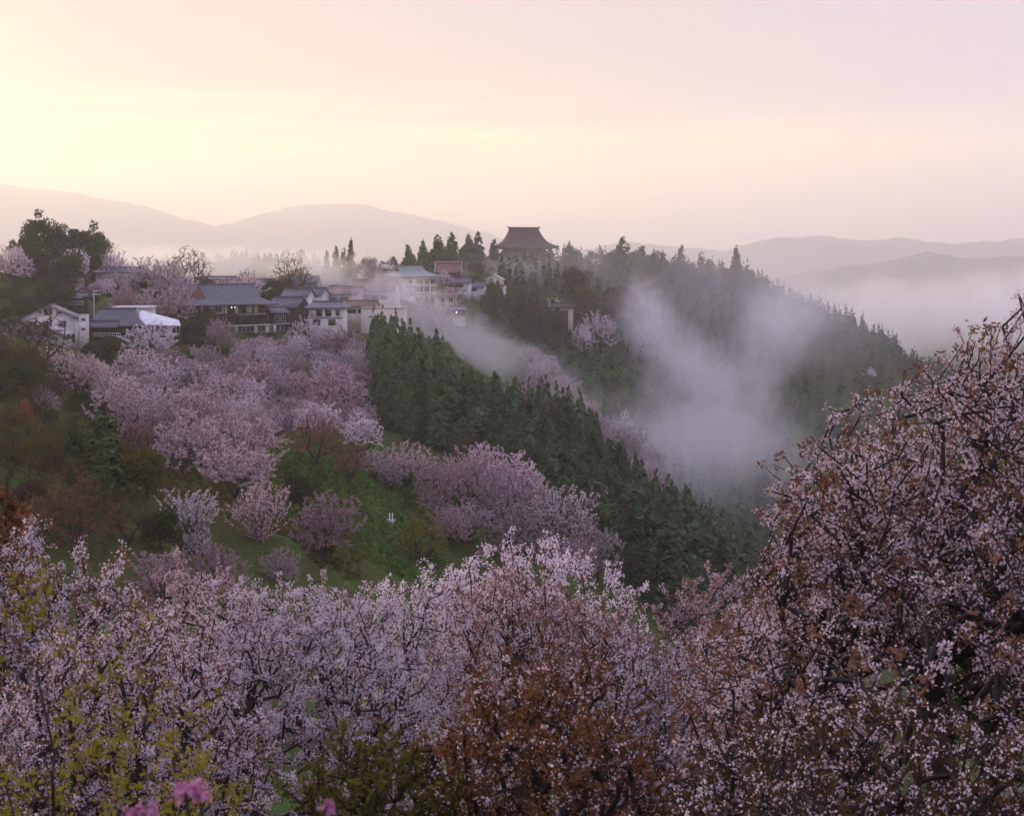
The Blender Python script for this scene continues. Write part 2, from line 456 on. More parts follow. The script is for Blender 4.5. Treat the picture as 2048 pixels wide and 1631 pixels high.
def grow(pts, trunk, bf=0.35):
    """join points to the nearest wood, favouring short ways back to the root"""
    o = np.argsort(np.linalg.norm(pts - trunk[-1], axis=1))
    pts = pts[o]
    n0 = len(trunk); N = n0 + len(pts)
    P = np.zeros((N, 3)); P[:n0] = trunk
    par = np.full(N, -1); par[1:n0] = np.arange(n0 - 1)
    L = np.zeros(N)
    L[1:n0] = np.cumsum(np.linalg.norm(np.diff(trunk, axis=0), axis=1))
    base = max(0, n0 - 3)
    for i in range(len(pts)):
        k = n0 + i
        d = np.linalg.norm(P[base:k] - pts[i], axis=1)
        j = base + int(np.argmin(d + bf * L[base:k]))
        P[k] = pts[i]; par[k] = j; L[k] = L[j] + d[j - base]
    cnt = np.ones(N)
    for k in range(N - 1, 0, -1):
        cnt[par[k]] += cnt[k]
    return P, par, cnt

def tubes(P, par, rad, minr=0.0, sides=4):
    k = np.arange(1, len(P)); k = k[rad[k] >= minr]
    p0, p1 = P[par[k]], P[k]
    r0, r1 = np.minimum(rad[par[k]], rad[k] * 1.5), rad[k]
    d = unit(p1 - p0)
    ref = np.where(np.abs(d[:, 2:3]) > 0.9, np.array([[1.0, 0, 0]]), np.array([[0, 0, 1.0]]))
    u = unit(np.cross(d, ref)); v = np.cross(d, u)
    a = np.arange(sides) / sides * 2 * math.pi
    ring = np.cos(a)[None, :, None] * u[:, None] + np.sin(a)[None, :, None] * v[:, None]
    A = p0[:, None] - d[:, None] * r0[:, None, None] * 0.5 + ring * r0[:, None, None]; B = p1[:, None] + ring * r1[:, None, None]
    V = np.concatenate([A, B], 1).reshape(-1, 3)
    b = (np.arange(len(k)) * 2 * sides)[:, None]
    s = np.arange(sides)[None]; s1 = (s + 1) % sides
    Fq = np.stack([b + s, b + s1, b + sides + s1, b + sides + s], 2).reshape(-1, 4)
    return V, Fq

def leaves(r, centers, size, per=1, spread=0.0, up=0.35, aspect=1.0, outward=None):
    n = len(centers) * per
    c = np.repeat(centers, per, 0) + r.normal(size=(n, 3)) * spread
    nrm = r.normal(size=(n, 3)); nrm[:, 2] += up
    if outward is not None:
        nrm += np.repeat(outward, per, 0)
    nrm = unit(nrm)
    t = unit(np.cross(nrm, r.normal(size=(n, 3)))); b = np.cross(nrm, t)
    s = size * r.uniform(0.6, 1.35, (n, 1)) * 0.5
    t, b = t * s * aspect, b * s
    # a kite: pointed like a petal or leaf
    V = np.stack([c - t, c + b * 0.75 + t * 0.1, c + t, c - b * 0.75 + t * 0.1], 1).reshape(-1, 3)
    return V, np.arange(n * 4).reshape(-1, 4)

def on_twigs(r, P, par, cnt, n, maxcnt=7, tip_bias=True):
    k = np.arange(1, len(P)); k = k[cnt[k] <= maxcnt]
    ln = np.linalg.norm(P[k] - P[par[k]], axis=1)
    i = r.choice(len(k), n, p=ln / ln.sum())
    t = r.random((n, 1))
    return P[par[k[i]]] * (1 - t) + P[k[i]] * t, cnt[k[i]]

def blossom_proto(seed, W_=10.0, H_=10.0, nodes=460, nflow=8200, size=0.21, nleaf=2000, fork=0.14, bf=0.5, low=-0.75, lean=0.0, amp=0.34, shell=2.2, rz=0.45, c=0.54, per=1, spread=0.10, wood=0.03, r0=0.016, maxcnt=9):
    r = np.random.default_rng(seed)
    pts = crown_points(r, nodes, W_, H_, low, c, rz, shell, amp)
    pts[:, 0] += lean * pts[:, 2]
    h = fork * H_
    trunk = np.array([[0, 0, -0.6], [0.02 * W_ * r.normal(), 0.02 * W_ * r.normal(), h * 0.5], [0.03 * W_ * r.normal() + lean * h, 0.03 * W_ * r.normal(), h]])
    P, par, cnt = grow(pts, trunk, bf)
    rad = r0 * cnt ** 0.46
    V, Fq = tubes(P, par, rad, wood, 4 if wood < 0.03 else 3)
    trunk_me = np_mesh('trunk', V, Fq, smooth=True, mat=M['bark'])
    c1, _ = on_twigs(r, P, par, cnt, nflow, maxcnt)
    Vf, Ff = leaves(r, c1, size, per, spread)
    tint = np.clip(r.normal(0.38, 0.28, len(Ff)), 0, 1)
    crown = np_mesh('crown', Vf, Ff, tint, M['pale'])
    leaf = None
    if nleaf:
        c2, _ = on_twigs(r, P, par, cnt, nleaf, maxcnt)
        Vl, Fl = leaves(r, c2, size * 1.1, per, spread * 1.3, aspect=1.5)
        leaf = np_mesh('young_leaves', Vl, Fl, r.random(len(Fl)), M['red'])
    return trunk_me, crown, leaf

def cedar_proto(seed, H_=18.0, W_=6.0, n=2500, power=0.6, droop=0.45, size=0.62, bare=0.08):
    r = np.random.default_rng(seed)
    t = 1 - np.sqrt(r.random(n)) * (1 - 0.0)          # 0 bottom .. 1 tip, denser low
    t = bare + (1 - bare) * t
    nb = 70                                          # limbs that bunch the sprays
    lt = np.sort(r.random(nb)) ; la = r.uniform(0, 6.28, nb); lr = r.uniform(0.72, 1.18, nb)
    near = np.abs(t[:, None] - (bare + (1 - bare) * (1 - np.sqrt(1 - lt)))[None]) + r.random((n, nb)) * 0.10
    j = np.argmin(near, 1)
    a = la[j] + r.normal(0, 0.38, n)
    R_ = (W_ / 2) * np.maximum(1 - t, 0.0) ** power * lr[j]
    R_ *= np.where(t < bare + 0.12, (t - bare) / 0.12 * 0.5 + 0.5, 1)
    q = r.random(n) ** 0.5
    c = np.stack([np.cos(a) * R_ * q, np.sin(a) * R_ * q, t * H_ - droop * R_ * q ** 2 + r.normal(0, 0.2, n)], 1)
    out = np.stack([np.cos(a), np.sin(a), np.full(n, 0.5)], 1) * 1.2
    V, Fq = leaves(r, c, size, 2, 0.16, 0.6, 1.35, out * 1.6)
    # tip
    crown = np_mesh('crown', V, Fq, np.clip(r.normal(0.45, 0.3, len(Fq)), 0, 1), M['cedar'])
    P = np.array([[0, 0, -1.0], [0, 0, H_ * 0.5], [0, 0, H_ * 0.985]])
    Vt, Ft = tubes(P, np.array([-1, 0, 1]), np.array([0.30, 0.17, 0.03]), 0, 5)
    # a few limbs
    return np_mesh('trunk', Vt, Ft, smooth=True, mat=M['bark']), crown, None

def broad_proto(seed, W_=10.0, H_=10.0, balls=26, n=6500, size=0.42, fork=0.25, squat=0.9, small=1.0):
    r = np.random.default_rng(seed)
    d = unit(r.normal(size=(balls * 3, 3))); d = d[d[:, 2] > -0.8][:balls]
    bc = d * np.array([W_ * 0.36, W_ * 0.36, H_ * 0.36]) * r.uniform(0.35, 1.1, (len(d), 1)) + np.array([0, 0, H_ * 0.52])
    br = r.uniform(0.13, 0.22, len(d)) * W_ * small
    if small < 1: bc[:, :2] *= 1.25
    j = r.integers(0, len(d), n)
    dd = unit(r.normal(size=(n, 3)) + np.array([0, 0, 0.25]))
    rr = br[j][:, None] * r.random((n, 1)) ** 0.28
    c = bc[j] + dd * rr * np.array([1, 1, squat])
    V, Fq = leaves(r, c, size, 1, 0.1, 0.4, 1.2, dd * 0.6)
    crown = np_mesh('crown', V, Fq, np.clip(r.normal(0.45, 0.3, len(Fq)), 0, 1), M['green'])
    trunk = np.array([[0, 0, -0.6], [0.1, 0.05, fork * H_ * .5], [0.0, 0.1, fork * H_]])
    P, par, cnt = grow(np.concatenate([bc, bc + r.normal(size=bc.shape) * br[:, None] * 0.6]), trunk, 0.4)
    Vt, Ft = tubes(P, par, 0.05 * cnt ** 0.5, 0.0, 5)
    return np_mesh('trunk', Vt, Ft, smooth=True, mat=M['bark']), crown, None

PROTO = {
    'cherry': [blossom_proto(100 + i, amp=.34 + .05 * (i % 4), wood=.014, r0=.019, bf=.4 + .12 * (i % 3), nflow=7200 + 500 * (i % 4)) for i in range(9)],
    'flat':   [blossom_proto(130 + i, rz=0.36, c=0.56, low=-0.5) for i in range(3)],
    'star':   [blossom_proto(140 + i, nodes=300, nflow=4600, bf=0.9, shell=1.6, low=-0.45, amp=0.5) for i in range(2)],
    'bud':    [blossom_proto(150 + i, nflow=5600, size=0.17, nleaf=0, nodes=480, bf=0.45, wood=0.022) for i in range(4)],
    'weep':   [blossom_proto(160 + i, low=-0.85, c=0.5, rz=0.48, amp=0.25, nodes=380) for i in range(2)],
    'cedar':  [cedar_proto(200 + i, W_=w, power=p) for i, (w, p) in enumerate([(6, .55), (5.4, .45), (6.6, .68), (6.0, .40), (6.8, .5), (6.4, .36), (6.2, .6)])],
    'pine':   [cedar_proto(220 + i, W_=8.0, n=1100, power=0.45, size=0.9, bare=0.22) for i in range(3)],
    'broad':  [broad_proto(240 + i) for i in range(4)],
    'airy':   [broad_proto(260 + i, balls=46, n=5200, size=.36, small=.55) for i in range(3)],
}
PSIZE = {'cherry': (10, 10), 'flat': (10, 9.6), 'star': (10.5, 10.5), 'bud': (10, 10), 'weep': (10, 10), 'cedar': (6, 18), 'pine': (8, 18), 'broad': (10, 10), 'airy': (10, 10)}
_used = {}
def put(kind, name, label, cat, X, Y, Z, w, h, mat, leaf=None, group=None, rz=None, var=None):
    i = _used.get(kind, 0); _used[kind] = i + 1
    pr = PROTO[kind][(var if var is not None else i) % len(PROTO[kind])]
    pw, ph = PSIZE[kind]
    rz = (i * 2.399) % 6.283 if rz is None else rz
    root = empty(name, (X, Y, Z), rz, (w / pw, w / pw, h / ph))
    tag(root, label, cat, group)
    link('trunk', pr[0], root, M['bark'])
    c = link('crown', pr[1], root, M[mat]); c['kind'] = 'stuff'
    if pr[2] is not None and leaf:
        c = link('young_leaves', pr[2], root, M[leaf]); c['kind'] = 'stuff'
    return root

def tree_at(kind, name, label, cat, px, ptop, wpx, Yg, mat, leaf=None, group=None, ratio=None, var=None, rz=None, span=0.22):
    """stand a tree on the ground so that its crown shows at the given place and size"""
    pw, ph = PSIZE[kind]
    ratio = ratio or ph / pw
    ys = Yg * (1 + np.linspace(-span, span, 121))
    X = (px - HX) / F * ys
    g = zfun(X, ys)
    top = (HY - ptop) / F * ys
    H = ratio * wpx * ys / F
    err = g + H - top
    k = np.argmin(np.abs(err) / H + 0.6 * np.abs(ys - Yg) / Yg * 0.3)
    Y = ys[k]; w = wpx * Y / F; h = top[k] - g[k]
    h = float(np.clip(h, 0.55 * H[k], 1.6 * H[k]))
    zb = g[k] if abs((top[k] - g[k]) - h) < 1e-6 or top[k] - g[k] > h else top[k] - h
    return put(kind, name, label, cat, float(X[k]), float(Y), float(zb), w, h, mat, leaf, group, rz, var)

# ---------------------------------------------------------------- buildings
def bm_mesh(name, boxes=(), bars=()):
    """boxes: (x0,x1,y0,y1,z0,z1)"""
    V, Fq = [], []
    for (x0, x1, y0, y1, z0, z1) in boxes:
        b = len(V)
        V += [(x, y, z) for z in (z0, z1) for y in (y0, y1) for x in (x0, x1)]
        Fq += [tuple(b + i for i in f) for f in ((0, 2, 3, 1), (4, 5, 7, 6), (0, 1, 5, 4), (2, 6, 7, 3), (0, 4, 6, 2), (1, 3, 7, 5))]
    return np_mesh(name, V, Fq)

def part(root, name, boxes, mat, label=None):
    o = link(name, bm_mesh(name, boxes), root, M[mat])
    if label: o['label'] = label
    return o

def house(name, label, px, py, Y, rot=0.0, cat='house', group=None):
    p = at(px, py, Y)
    o = empty(name, p, R(rot))
    return tag(o, label, cat, group)

def window(root, x, z, w, h, y=0.0, face='f', bars=1, pane='glass', frame='plaster', rail=0):
    """face f: in the front wall at y; l / r: in a side wall at x=y given, then x runs along depth"""
    fw = 0.09
    fr = [(x, x + w, -0.05, 0.04, z, z + fw), (x, x + w, -0.05, 0.04, z + h - fw, z + h),
          (x, x + fw, -0.045, 0.035, z + fw, z + h - fw), (x + w - fw, x + w, -0.045, 0.035, z + fw, z + h - fw)]
    for i in range(bars):
        c = x + w * (i + 1) / (bars + 1)
        fr.append((c - 0.03, c + 0.03, -0.035, 0.025, z + fw, z + h - fw))
    for i in range(rail):
        c = z + h * (i + 1) / (rail + 1)
        fr.append((x + fw, x + w - fw, -0.03, 0.02, c - 0.03, c + 0.03))
    pn = [(x + fw * .5, x + w - fw * .5, -0.012, 0.012, z + fw * .5, z + h - fw * .5)]
    def turn(bx):
        if face == 'f':
            return [(a, b, y + c - 0.03, y + d - 0.03, e, f) for a, b, c, d, e, f in bx]
        if face == 'l':
            return [(y + c - 0.03, y + d - 0.03, a, b, e, f) for a, b, c, d, e, f in bx]
        return [(y - d + 0.03, y - c + 0.03, a, b, e, f) for a, b, c, d, e, f in bx]
    o = part(root, 'window', turn(fr), frame)
    part(o, 'pane', turn(pn), pane)
    return o

def loft_roof(root, rings, mat, cx=0.0, cy=0.0, z=0.0, name='roof', thick=0.22, nseg=1, lift=0.0, gable=None, ridge=True, ridge_mat=None):
    """rings: (half length, half depth, height) from the eaves up; the last may be a ridge line (half depth 0)"""
    V, Fq = [], []
    s = np.linspace(-1, 1, nseg + 1)
    def ring(a, b, h, up):
        pts = []
        for i in range(nseg): pts.append((a * s[i], -b, h + up * abs(s[i]) ** 4))
        for i in range(nseg): pts.append((a, b * s[i], h + up * abs(s[i]) ** 4))
        for i in range(nseg): pts.append((-a * s[i], b, h + up * abs(s[i]) ** 4))
        for i in range(nseg): pts.append((-a, -b * s[i], h + up * abs(s[i]) ** 4))
        return pts
    n = 4 * nseg
    allr = [(rings[0][0] - 0.25, rings[0][1] - 0.25, rings[0][2] - thick)] + list(rings)
    m_ = len(allr)
    for i, (a, b, h) in enumerate(allr):
        up = lift if i <= 1 else lift * max(0, 1 - (i - 1) / (len(rings) - 1)) ** 2
        V += ring(a, b, h, up)
    for i in range(m_ - 1):
        for k in range(n):
            k1 = (k + 1) % n
            Fq.append((i * n + k, i * n + k1, (i + 1) * n + k1, (i + 1) * n + k))
    me = bpy.data.meshes.new(name)
    me.from_pydata([(x + cx, y + cy, h + z) for x, y, h in V], [], Fq + [tuple(range(n))[::-1], tuple(range((m_ - 1) * n, m_ * n))])
    me.validate(); me.update()
    o = link(name, me, root, M[mat])
    a, b, h = rings[-1]
    if ridge:
        ry = 0.22
        part(o, 'ridge', [(cx - a - 0.15, cx + a + 0.15, cy - ry, cy + ry, z + h - 0.12, z + h + 0.28),
                          (cx - a - 0.3, cx - a - 0.155, cy - ry - .1, cy + ry + .1, z + h - 0.2, z + h + 0.45),
                          (cx + a + 0.155, cx + a + 0.3, cy - ry - .1, cy + ry + .1, z + h - 0.2, z + h + 0.45)], ridge_mat or mat)
    if gable:      # boarded triangle at each end between the last two rings
        a1, b1, h1 = rings[-2]
        for sgn in (-1, 1):
            x = cx + sgn * (max(a, a1) + 0.03)
            v = [(x, cy - b1 * .86, z + h1 + .12), (x, cy + b1 * .86, z + h1 + .12), (x, cy, z + h - .25),
                 (x - sgn * .05, cy - b1 * .86, z + h1 + .12), (x - sgn * .05, cy + b1 * .86, z + h1 + .12), (x - sgn * .05, cy, z + h - .25)]
            me = bpy.data.meshes.new('gable')
            me.from_pydata(v, [], [(0, 1, 2), (5, 4, 3), (0, 3, 4, 1), (1, 4, 5, 2), (2, 5, 3, 0)])
            link('gable', me, root, M[gable])
    return o

def gable_roof(root, L, D, h, mat, cx=0, cy=0, z=0, ridge_along='x', wall=None, over=0.6, name='roof', thick=0.18):
    """straight gable roof; the gable triangles below it are filled with the wall material"""
    a, b = L / 2 + over, D / 2 + over
    k = h / b if ridge_along == 'x' else h / a
    V, Fq = [], []
    def slab(p):
        bse = len(V)
        V.extend(p); V.extend([(x, y, zz - thick) for x, y, zz in p])
        Fq.extend([tuple(bse + i for i in q) for q in ((0, 1, 2, 3), (7, 6, 5, 4), (0, 4, 5, 1), (1, 5, 6, 2), (2, 6, 7, 3), (3, 7, 4, 0))])
    if ridge_along == 'x':
        slab([(cx - a, cy - b, z), (cx + a, cy - b, z), (cx + a, cy, z + h), (cx - a, cy, z + h)])
        slab([(cx - a, cy + 0.004, z + h), (cx + a, cy + 0.004, z + h), (cx + a, cy + b, z), (cx - a, cy + b, z)])
    else:
        slab([(cx - a, cy - b, z), (cx, cy - b, z + h), (cx, cy + b, z + h), (cx - a, cy + b, z)])
        slab([(cx + 0.004, cy - b, z + h), (cx + a, cy - b, z), (cx + a, cy + b, z), (cx + 0.004, cy + b, z + h)])
    o = link(name, np_mesh(name, V, Fq), root, M[mat])
    if ridge_along == 'x':
        part(o, 'ridge', [(cx - a - .05, cx + a + .05, cy - .2, cy + .2, z + h - .1, z + h + .2)], mat)
    else:
        part(o, 'ridge', [(cx - .2, cx + .2, cy - b - .05, cy + b + .05, z + h - .1, z + h + .2)], mat)
    if wall:
        for sgn in (-1, 1):
            if ridge_along == 'x':
                x = cx + sgn * (L / 2 - .02); e = D / 2
                zb = z + (b - e) * k - thick - .02
                v = [(x, cy - e, zb - .3), (x, cy + e, zb - .3), (x, cy + e, zb), (x, cy, z + h - thick - .02), (x, cy - e, zb)]
                v += [(q[0] - sgn * .1, q[1], q[2]) for q in v]
            else:
                y = cy + sgn * (D / 2 - .02); e = L / 2
                zb = z + (a - e) * k - thick - .02
                v = [(cx - e, y, zb - .3), (cx + e, y, zb - .3), (cx + e, y, zb), (cx, y, z + h - thick - .02), (cx - e, y, zb)]
                v += [(q[0], q[1] - sgn * .1, q[2]) for q in v]
            me = bpy.data.meshes.new('gable')
            me.from_pydata(v, [], [(0, 1, 2, 3, 4), (9, 8, 7, 6, 5)] + [(i, i + 5, (i + 1) % 5 + 5, (i + 1) % 5) for i in range(5)])
            link('gable', me, root, M[wall])
    return o

def railing(root, x0, x1, y, z, mat='timber', h=0.9, step=0.6):
    bx = [(x0, x1, y - .05, y + .05, z + h - .1, z + h), (x0, x1, y - .04, y + .04, z + .05, z + .13)]
    k = max(2, int((x1 - x0) / step))
    bx += [(x0 + (x1 - x0 - .08) * i / k, x0 + (x1 - x0 - .08) * i / k + .08, y - .035, y + .035, z + .13, z + h - .1) for i in range(k + 1)]
    o = part(root, 'railing', bx, mat); o['kind'] = 'stuff'
    return o

def lamp(parent, x, y, z, r=0.16):
    me = bpy.data.meshes.new('lamp'); bm = bmesh.new()
    bmesh.ops.create_icosphere(bm, subdivisions=1, radius=r); bm.to_mesh(me); bm.free()
    o = link('lamp', me, parent, M['lamp']); o.location = (x, y, z)
    return o

# inn: three storeys, hipped-and-gabled tile roof, timber galleries
t = house('inn', 'three storey timber inn with big grey tiled hip and gable roof and white plaster panels', 478, 668, 398, 38, 'inn')
part(t, 'wall', [(-11.0, 9.0, 1.2, 10.5, 5.3, 8.4), (-6.5, 9.0, 1.0, 10.5, 2.6, 5.295)], 'timber')
part(t, 'basement', [(-1.0, 11.9, 0.4, 9.5, -7.0, 2.59)], 'timber')
part(t, 'floor_beam', [(-11.4, 9.6, -.2, 1.3, 5.02, 5.28)], 'timber')
part(t, 'floor_beam', [(-7.0, 9.8, -.5, 1.1, 2.3, 2.58)], 'plaster')
part(t, 'floor_beam', [(-1.6, 12.2, -.1, .5, -.2, .04)], 'timber')
for x in (-10.6, -7.6, -4.6, -1.6, 1.4, 4.4, 7.2, 9.4):
    part(t, 'post', [(x, x + .16, -.12, .04, 5.28, 8.3)], 'timber')
for x in (-6.6, -2.6, 1.4, 5.2, 9.4):
    part(t, 'post', [(x, x + .16, -.3, -.14, 2.58, 5.02)], 'timber')
for x0, x1 in ((-11.1, -10.5), (-8.9, -6.9), (-4.7, -3.1), (-.7, .4)):
    part(t, 'plaster_panel', [(x0, x1, 1.1, 1.196, 5.6, 8.2)], 'plaster')
window(t, -6.8, 6.3, 2.0, 1.6, 1.15, bars=1)
part(t, 'plaster_panel', [(-6.9, -4.75, 1.1, 1.19, 5.6, 6.2)], 'plaster')
window(t, -2.9, 5.7, 2.1, 2.5, 1.15, bars=2, frame='timber')
for i in range(4):
    window(t, .9 + i * 1.95, 5.9, 1.85, 2.2, 1.15, bars=2, frame='gable', pane='shoji' if i in (1, 2) else 'glass')
part(t, 'plaster_panel', [(.5, 8.9, 1.0, 1.09, 5.3, 5.75)], 'plaster')
for i in range(7):
    window(t, -6.0 + i * 2.05, 2.9, 1.9, 2.0, .96, bars=1, frame='timber')
railing(t, -6.9, 9.6, -.4, 2.58)
railing(t, -11.3, 9.5, -.15, 5.28, h=.7)
for x0, x1 in ((-.95, -.3), (5.0, 6.0), (8.6, 9.6), (11.2, 11.85)):
    part(t, 'plaster_panel', [(x0, x1, .3, .396, .05, 2.3)], 'plaster')
for x, w in ((0.0, 2.2), (2.5, 2.2), (6.1, 2.4), (9.7, 1.4)):
    window(t, x, .5, w, 1.7, .35, bars=1)
loft_roof(t, [(12.8, 7.6, 0), (9.6, 5.4, 1.2), (8.6, 4.6, 1.7), (8.6, 0, 5.6)], 'tile', -1.0, 5.6, 8.45, gable='gable', thick=.3)
lamp(t, -2.3, -.05, 7.6, .14); lamp(t, -1.4, -.05, 7.6, .14)

t = house('inn_wing', 'narrow two storey wing with small tiled gable beside the big inn', 561, 666, 412, 30)
part(t, 'wall', [(-2.4, 2.0, 0, 7, -3, 6.0)], 'timber')
part(t, 'plaster_panel', [(-2.3, -1.5, -.09, -.002, .4, 2.6)], 'plaster')
window(t, -1.3, .5, 1.2, 1.9, 0); window(t, .1, .5, 1.2, 1.9, 0)
window(t, -1.7, 3.5, 1.5, 1.8, 0, bars=2, frame='plaster'); window(t, .3, 3.5, 1.3, 1.8, 0, bars=1)
part(t, 'eave', [(-2.8, 2.6, -.9, -.1, 2.75, 2.95)], 'plaster')
gable_roof(t, 4.4, 7, 1.6, 'tile', -.2, 3.5, 6.0, 'x', 'timber')

# white gabled house with tower
t = house('white_house', 'white plaster house with broad front gable and grey roof at far left of village', 104, 672, 338, 8)
part(t, 'wall', [(-7.0, 5.4, 0, 8, -5, 4.6)], 'plaster')
gable_roof(t, 12.4, 8.0, 3.1, 'tile', -.8, 4.0, 4.3, 'y', 'plaster', .7)
window(t, -3.2, 5.3, .9, .9, -.02, bars=0); window(t, -1.9, 5.1, 1.9, 1.5, -.02, bars=2, frame='timber'); window(t, .9, 5.2, 1.3, 1.2, -.02)
window(t, -5.4, 2.2, 2.0, 1.5, 0); window(t, -2.2, 2.2, 2.2, 1.5, 0, bars=2); window(t, 1.6, 2.2, 1.8, 1.5, 0)
part(t, 'lean_to_roof', [(-7.6, 2.4, -3.2, -.02, 1.25, 1.5)], 'tile')
part(t, 'lower_room', [(-.6, 5.0, -2.6, -.03, -4, 1.2)], 'plaster')
window(t, 3.0, -.9, 1.4, 1.1, -2.6); window(t, .4, -.9, 1.4, 1.1, -2.6)
t = house('white_tower', 'slim white plaster stair tower at the corner of the white gabled house', 167, 677, 336, 8, 'tower')
part(t, 'wall', [(-.95, .95, 0, 2.2, -3, 5.6)], 'plaster')
part(t, 'cap', [(-1.05, 1.05, -.1, 2.3, 5.605, 5.75)], 'plaster')
window(t, -.6, 4.2, 1.1, .8, 0); window(t, -.6, 1.9, 1.1, .8, 0, bars=0); window(t, -.5, .1, .5, .5, 0, bars=0)

# restaurant with dark roof and white metal wing
t = house('restaurant', 'long low house with dark tiled roof and white railed balcony right of white tower', 228, 675, 345, 6)
part(t, 'wall', [(-6.4, 6.6, 1.5, 10, -5, 2.9)], 'timber')
part(t, 'deck', [(-5.4, 3.5, -.3, 1.5, .1, .3)], 'timber')
for x in (-5.2, -2.2, .6, 3.2):
    part(t, 'stilt', [(x, x + .2, -.2, 0, -4.5, .1)], 'timber')
railing(t, -5.0, 1.6, -.2, .3, 'whitepaint', .9, .45)
for i in range(5):
    window(t, -5.6 + i * 2.2, .5, 2.0, 1.9, 1.5, bars=1, frame='timber')
loft_roof(t, [(7.6, 5.4, 0), (5.6, 3.0, 1.6), (4.2, 0, 4.0)], 'tiled', 0, 5.4, 2.9, thick=.25)
gable_roof(t, 7.0, 5.0, 1.5, 'tiled', -3.0, 1.6, 2.62, 'x', 'timber', .5)
t = house('white_roofed_wing', 'glazed wing under a sloping white metal roof beside dark tiled roof', 316, 668, 348, 6)
part(t, 'wall', [(-4.6, 4.6, .6, 8, -5, 2.4)], 'timber')
for i in range(4):
    window(t, -.9 + i * 1.35, .2, 1.25, 1.9, .6, bars=0, frame='whitepaint')
part(t, 'balcony', [(-1.2, 5.0, -.6, .5, -.25, .0)], 'plaster')
v = [(-5.4, -.8, 2.5), (5.6, -.8, 2.2), (4.0, 8.5, 3.1), (-5.2, 8.5, 5.6), (-5.4, 3.2, 4.4), (4.9, 3.2, 2.6)]
me = bpy.data.meshes.new('roof')
vv = v + [(x, y, z - .2) for x, y, z in v]
me.from_pydata(vv, [], [(0, 1, 5, 4), (4, 5, 2, 3), (6, 10, 11, 7), (10, 9, 8, 11), (0, 6, 7, 1), (1, 7, 11, 5), (5, 11, 8, 2), (2, 8, 9, 3), (3, 9, 10, 4), (4, 10, 6, 0)])
link('roof', me, t, M['metalw'])
t = house('roof_box_house', 'flat white roofed block standing behind the dark tiled roof', 266, 640, 358, 6)
part(t, 'wall', [(-4.8, 4.8, 0, 6, -6, 3.0)], 'plaster')
part(t, 'roof', [(-5.1, 5.1, -.4, 6.4, 3.005, 3.5)], 'metalw')
part(t, 'fascia', [(-5.12, -.9, -.5, -.405, 2.2, 3.52)], 'cream')
window(t, 2.4, 1.0, 1.8, 1.1, 0)

# upper houses on the left hill
t = house('grey_hill_house', 'grey walled house with shallow blue grey roof above the dark trees', 255, 566, 425, 4)
part(t, 'wall', [(-9.5, 5.2, 0, 7, -6, 3.2)], 'concrete')
loft_roof(t, [(8.2, 4.4, 0), (6.2, 0, 1.5)], 'tile', -2.2, 3.5, 3.25)
for i in range(4):
    window(t, -3.0 + i * 2.0, .9, 1.8, 1.6, 0, bars=1, frame='concrete')
t = house('brown_gable_house', 'small house with red brown gable half hidden by dark trees on left hill', 148, 572, 420, 25)
part(t, 'wall', [(-3.0, 3.0, 0, 6, -5, 2.4)], 'plaster')
gable_roof(t, 6.0, 6.0, 2.0, 'tiled', 0, 3.0, 2.4, 'y', 'gable')
window(t, -1.2, .6, 2.0, 1.2, 0)
t = house('small_hut', 'tiny hut with pale lean-to roof and slatted front under the dark trees', 153, 608, 385, 4, 'hut')
part(t, 'wall', [(-2.5, 2.5, 0, 4, -4, 2.1)], 'timber')
gable_roof(t, 5.2, 4.2, 1.1, 'tiled', 0, 2.1, 2.1, 'x', 'timber', .4)
part(t, 'lean_to_roof', [(-2.0, 1.6, -1.4, -.02, 1.75, 1.9)], 'metalw')
railing(t, -2.2, 2.0, -.8, -.2, 'whitepaint', 1.1, .5)

t = house('pale_back_house', 'pale walled house seen among pink blossom behind the big inn', 430, 586, 450, 0)
part(t, 'wall', [(-5.0, 5.6, 0, 7, -5, 4.3)], 'plaster')
gable_roof(t, 10.6, 7, 1.0, 'tile', .3, 3.5, 4.3, 'x', 'plaster', .5)
part(t, 'lean_to_roof', [(-6.6, -1.2, -2.6, -.02, 1.0, 1.2)], 'metalw')
window(t, 1.0, 1.6, 1.8, 1.3, 0); window(t, -2.4, 1.6, 1.8, 1.3, 0)

# cluster of tiled roofs right of the inn
def tiled_house(name, label, px, pe, Y, L, D, h, rot=0, along='x', wall='plaster', wh=2.8, roof='tile', nwin=2):
    t = house(name, label, px, pe, Y, rot)
    part(t, 'wall', [(-L / 2, L / 2, 0, D, -wh - 5, 0)], wall)
    gable_roof(t, L, D, h, roof, 0, D / 2, -.05, along, 'timber' if wall == 'timber' else 'plaster', .6)
    for i in range(nwin):
        w = L / (nwin + .6) - .5
        window(t, -L / 2 + .4 + i * (w + .5), -wh + .8, w, 1.3, 0, frame='timber' if wall != 'timber' else 'plaster')
    return t
tiled_house('tiled_house', 'house under long tiled roof sloping from the inn gable to the right', 566, 614, 418, 9.0, 7.0, 3.0, -20, 'x', 'timber')
tiled_house('tiled_house', 'house with blue grey roof, lower left of the pair above inn wing', 588, 594, 432, 8.0, 7.0, 2.6, -14, 'x', 'plaster')
tiled_house('tiled_house', 'house with blue grey roof, upper right of the pair above inn wing', 618, 590, 446, 8.0, 7.0, 2.4, -14, 'x', 'plaster')
tiled_house('tiled_house', 'small dark roofed house squeezed between inn roof and tiled cluster', 545, 590, 440, 6.0, 6.0, 2.2, 18, 'y', 'timber', nwin=1)
tiled_house('big_roof_house', 'wide lilac tiled roof house behind the tiled cluster near dark bushes', 594, 574, 475, 13.0, 9.0, 3.8, 0, 'x', 'plaster', nwin=3)
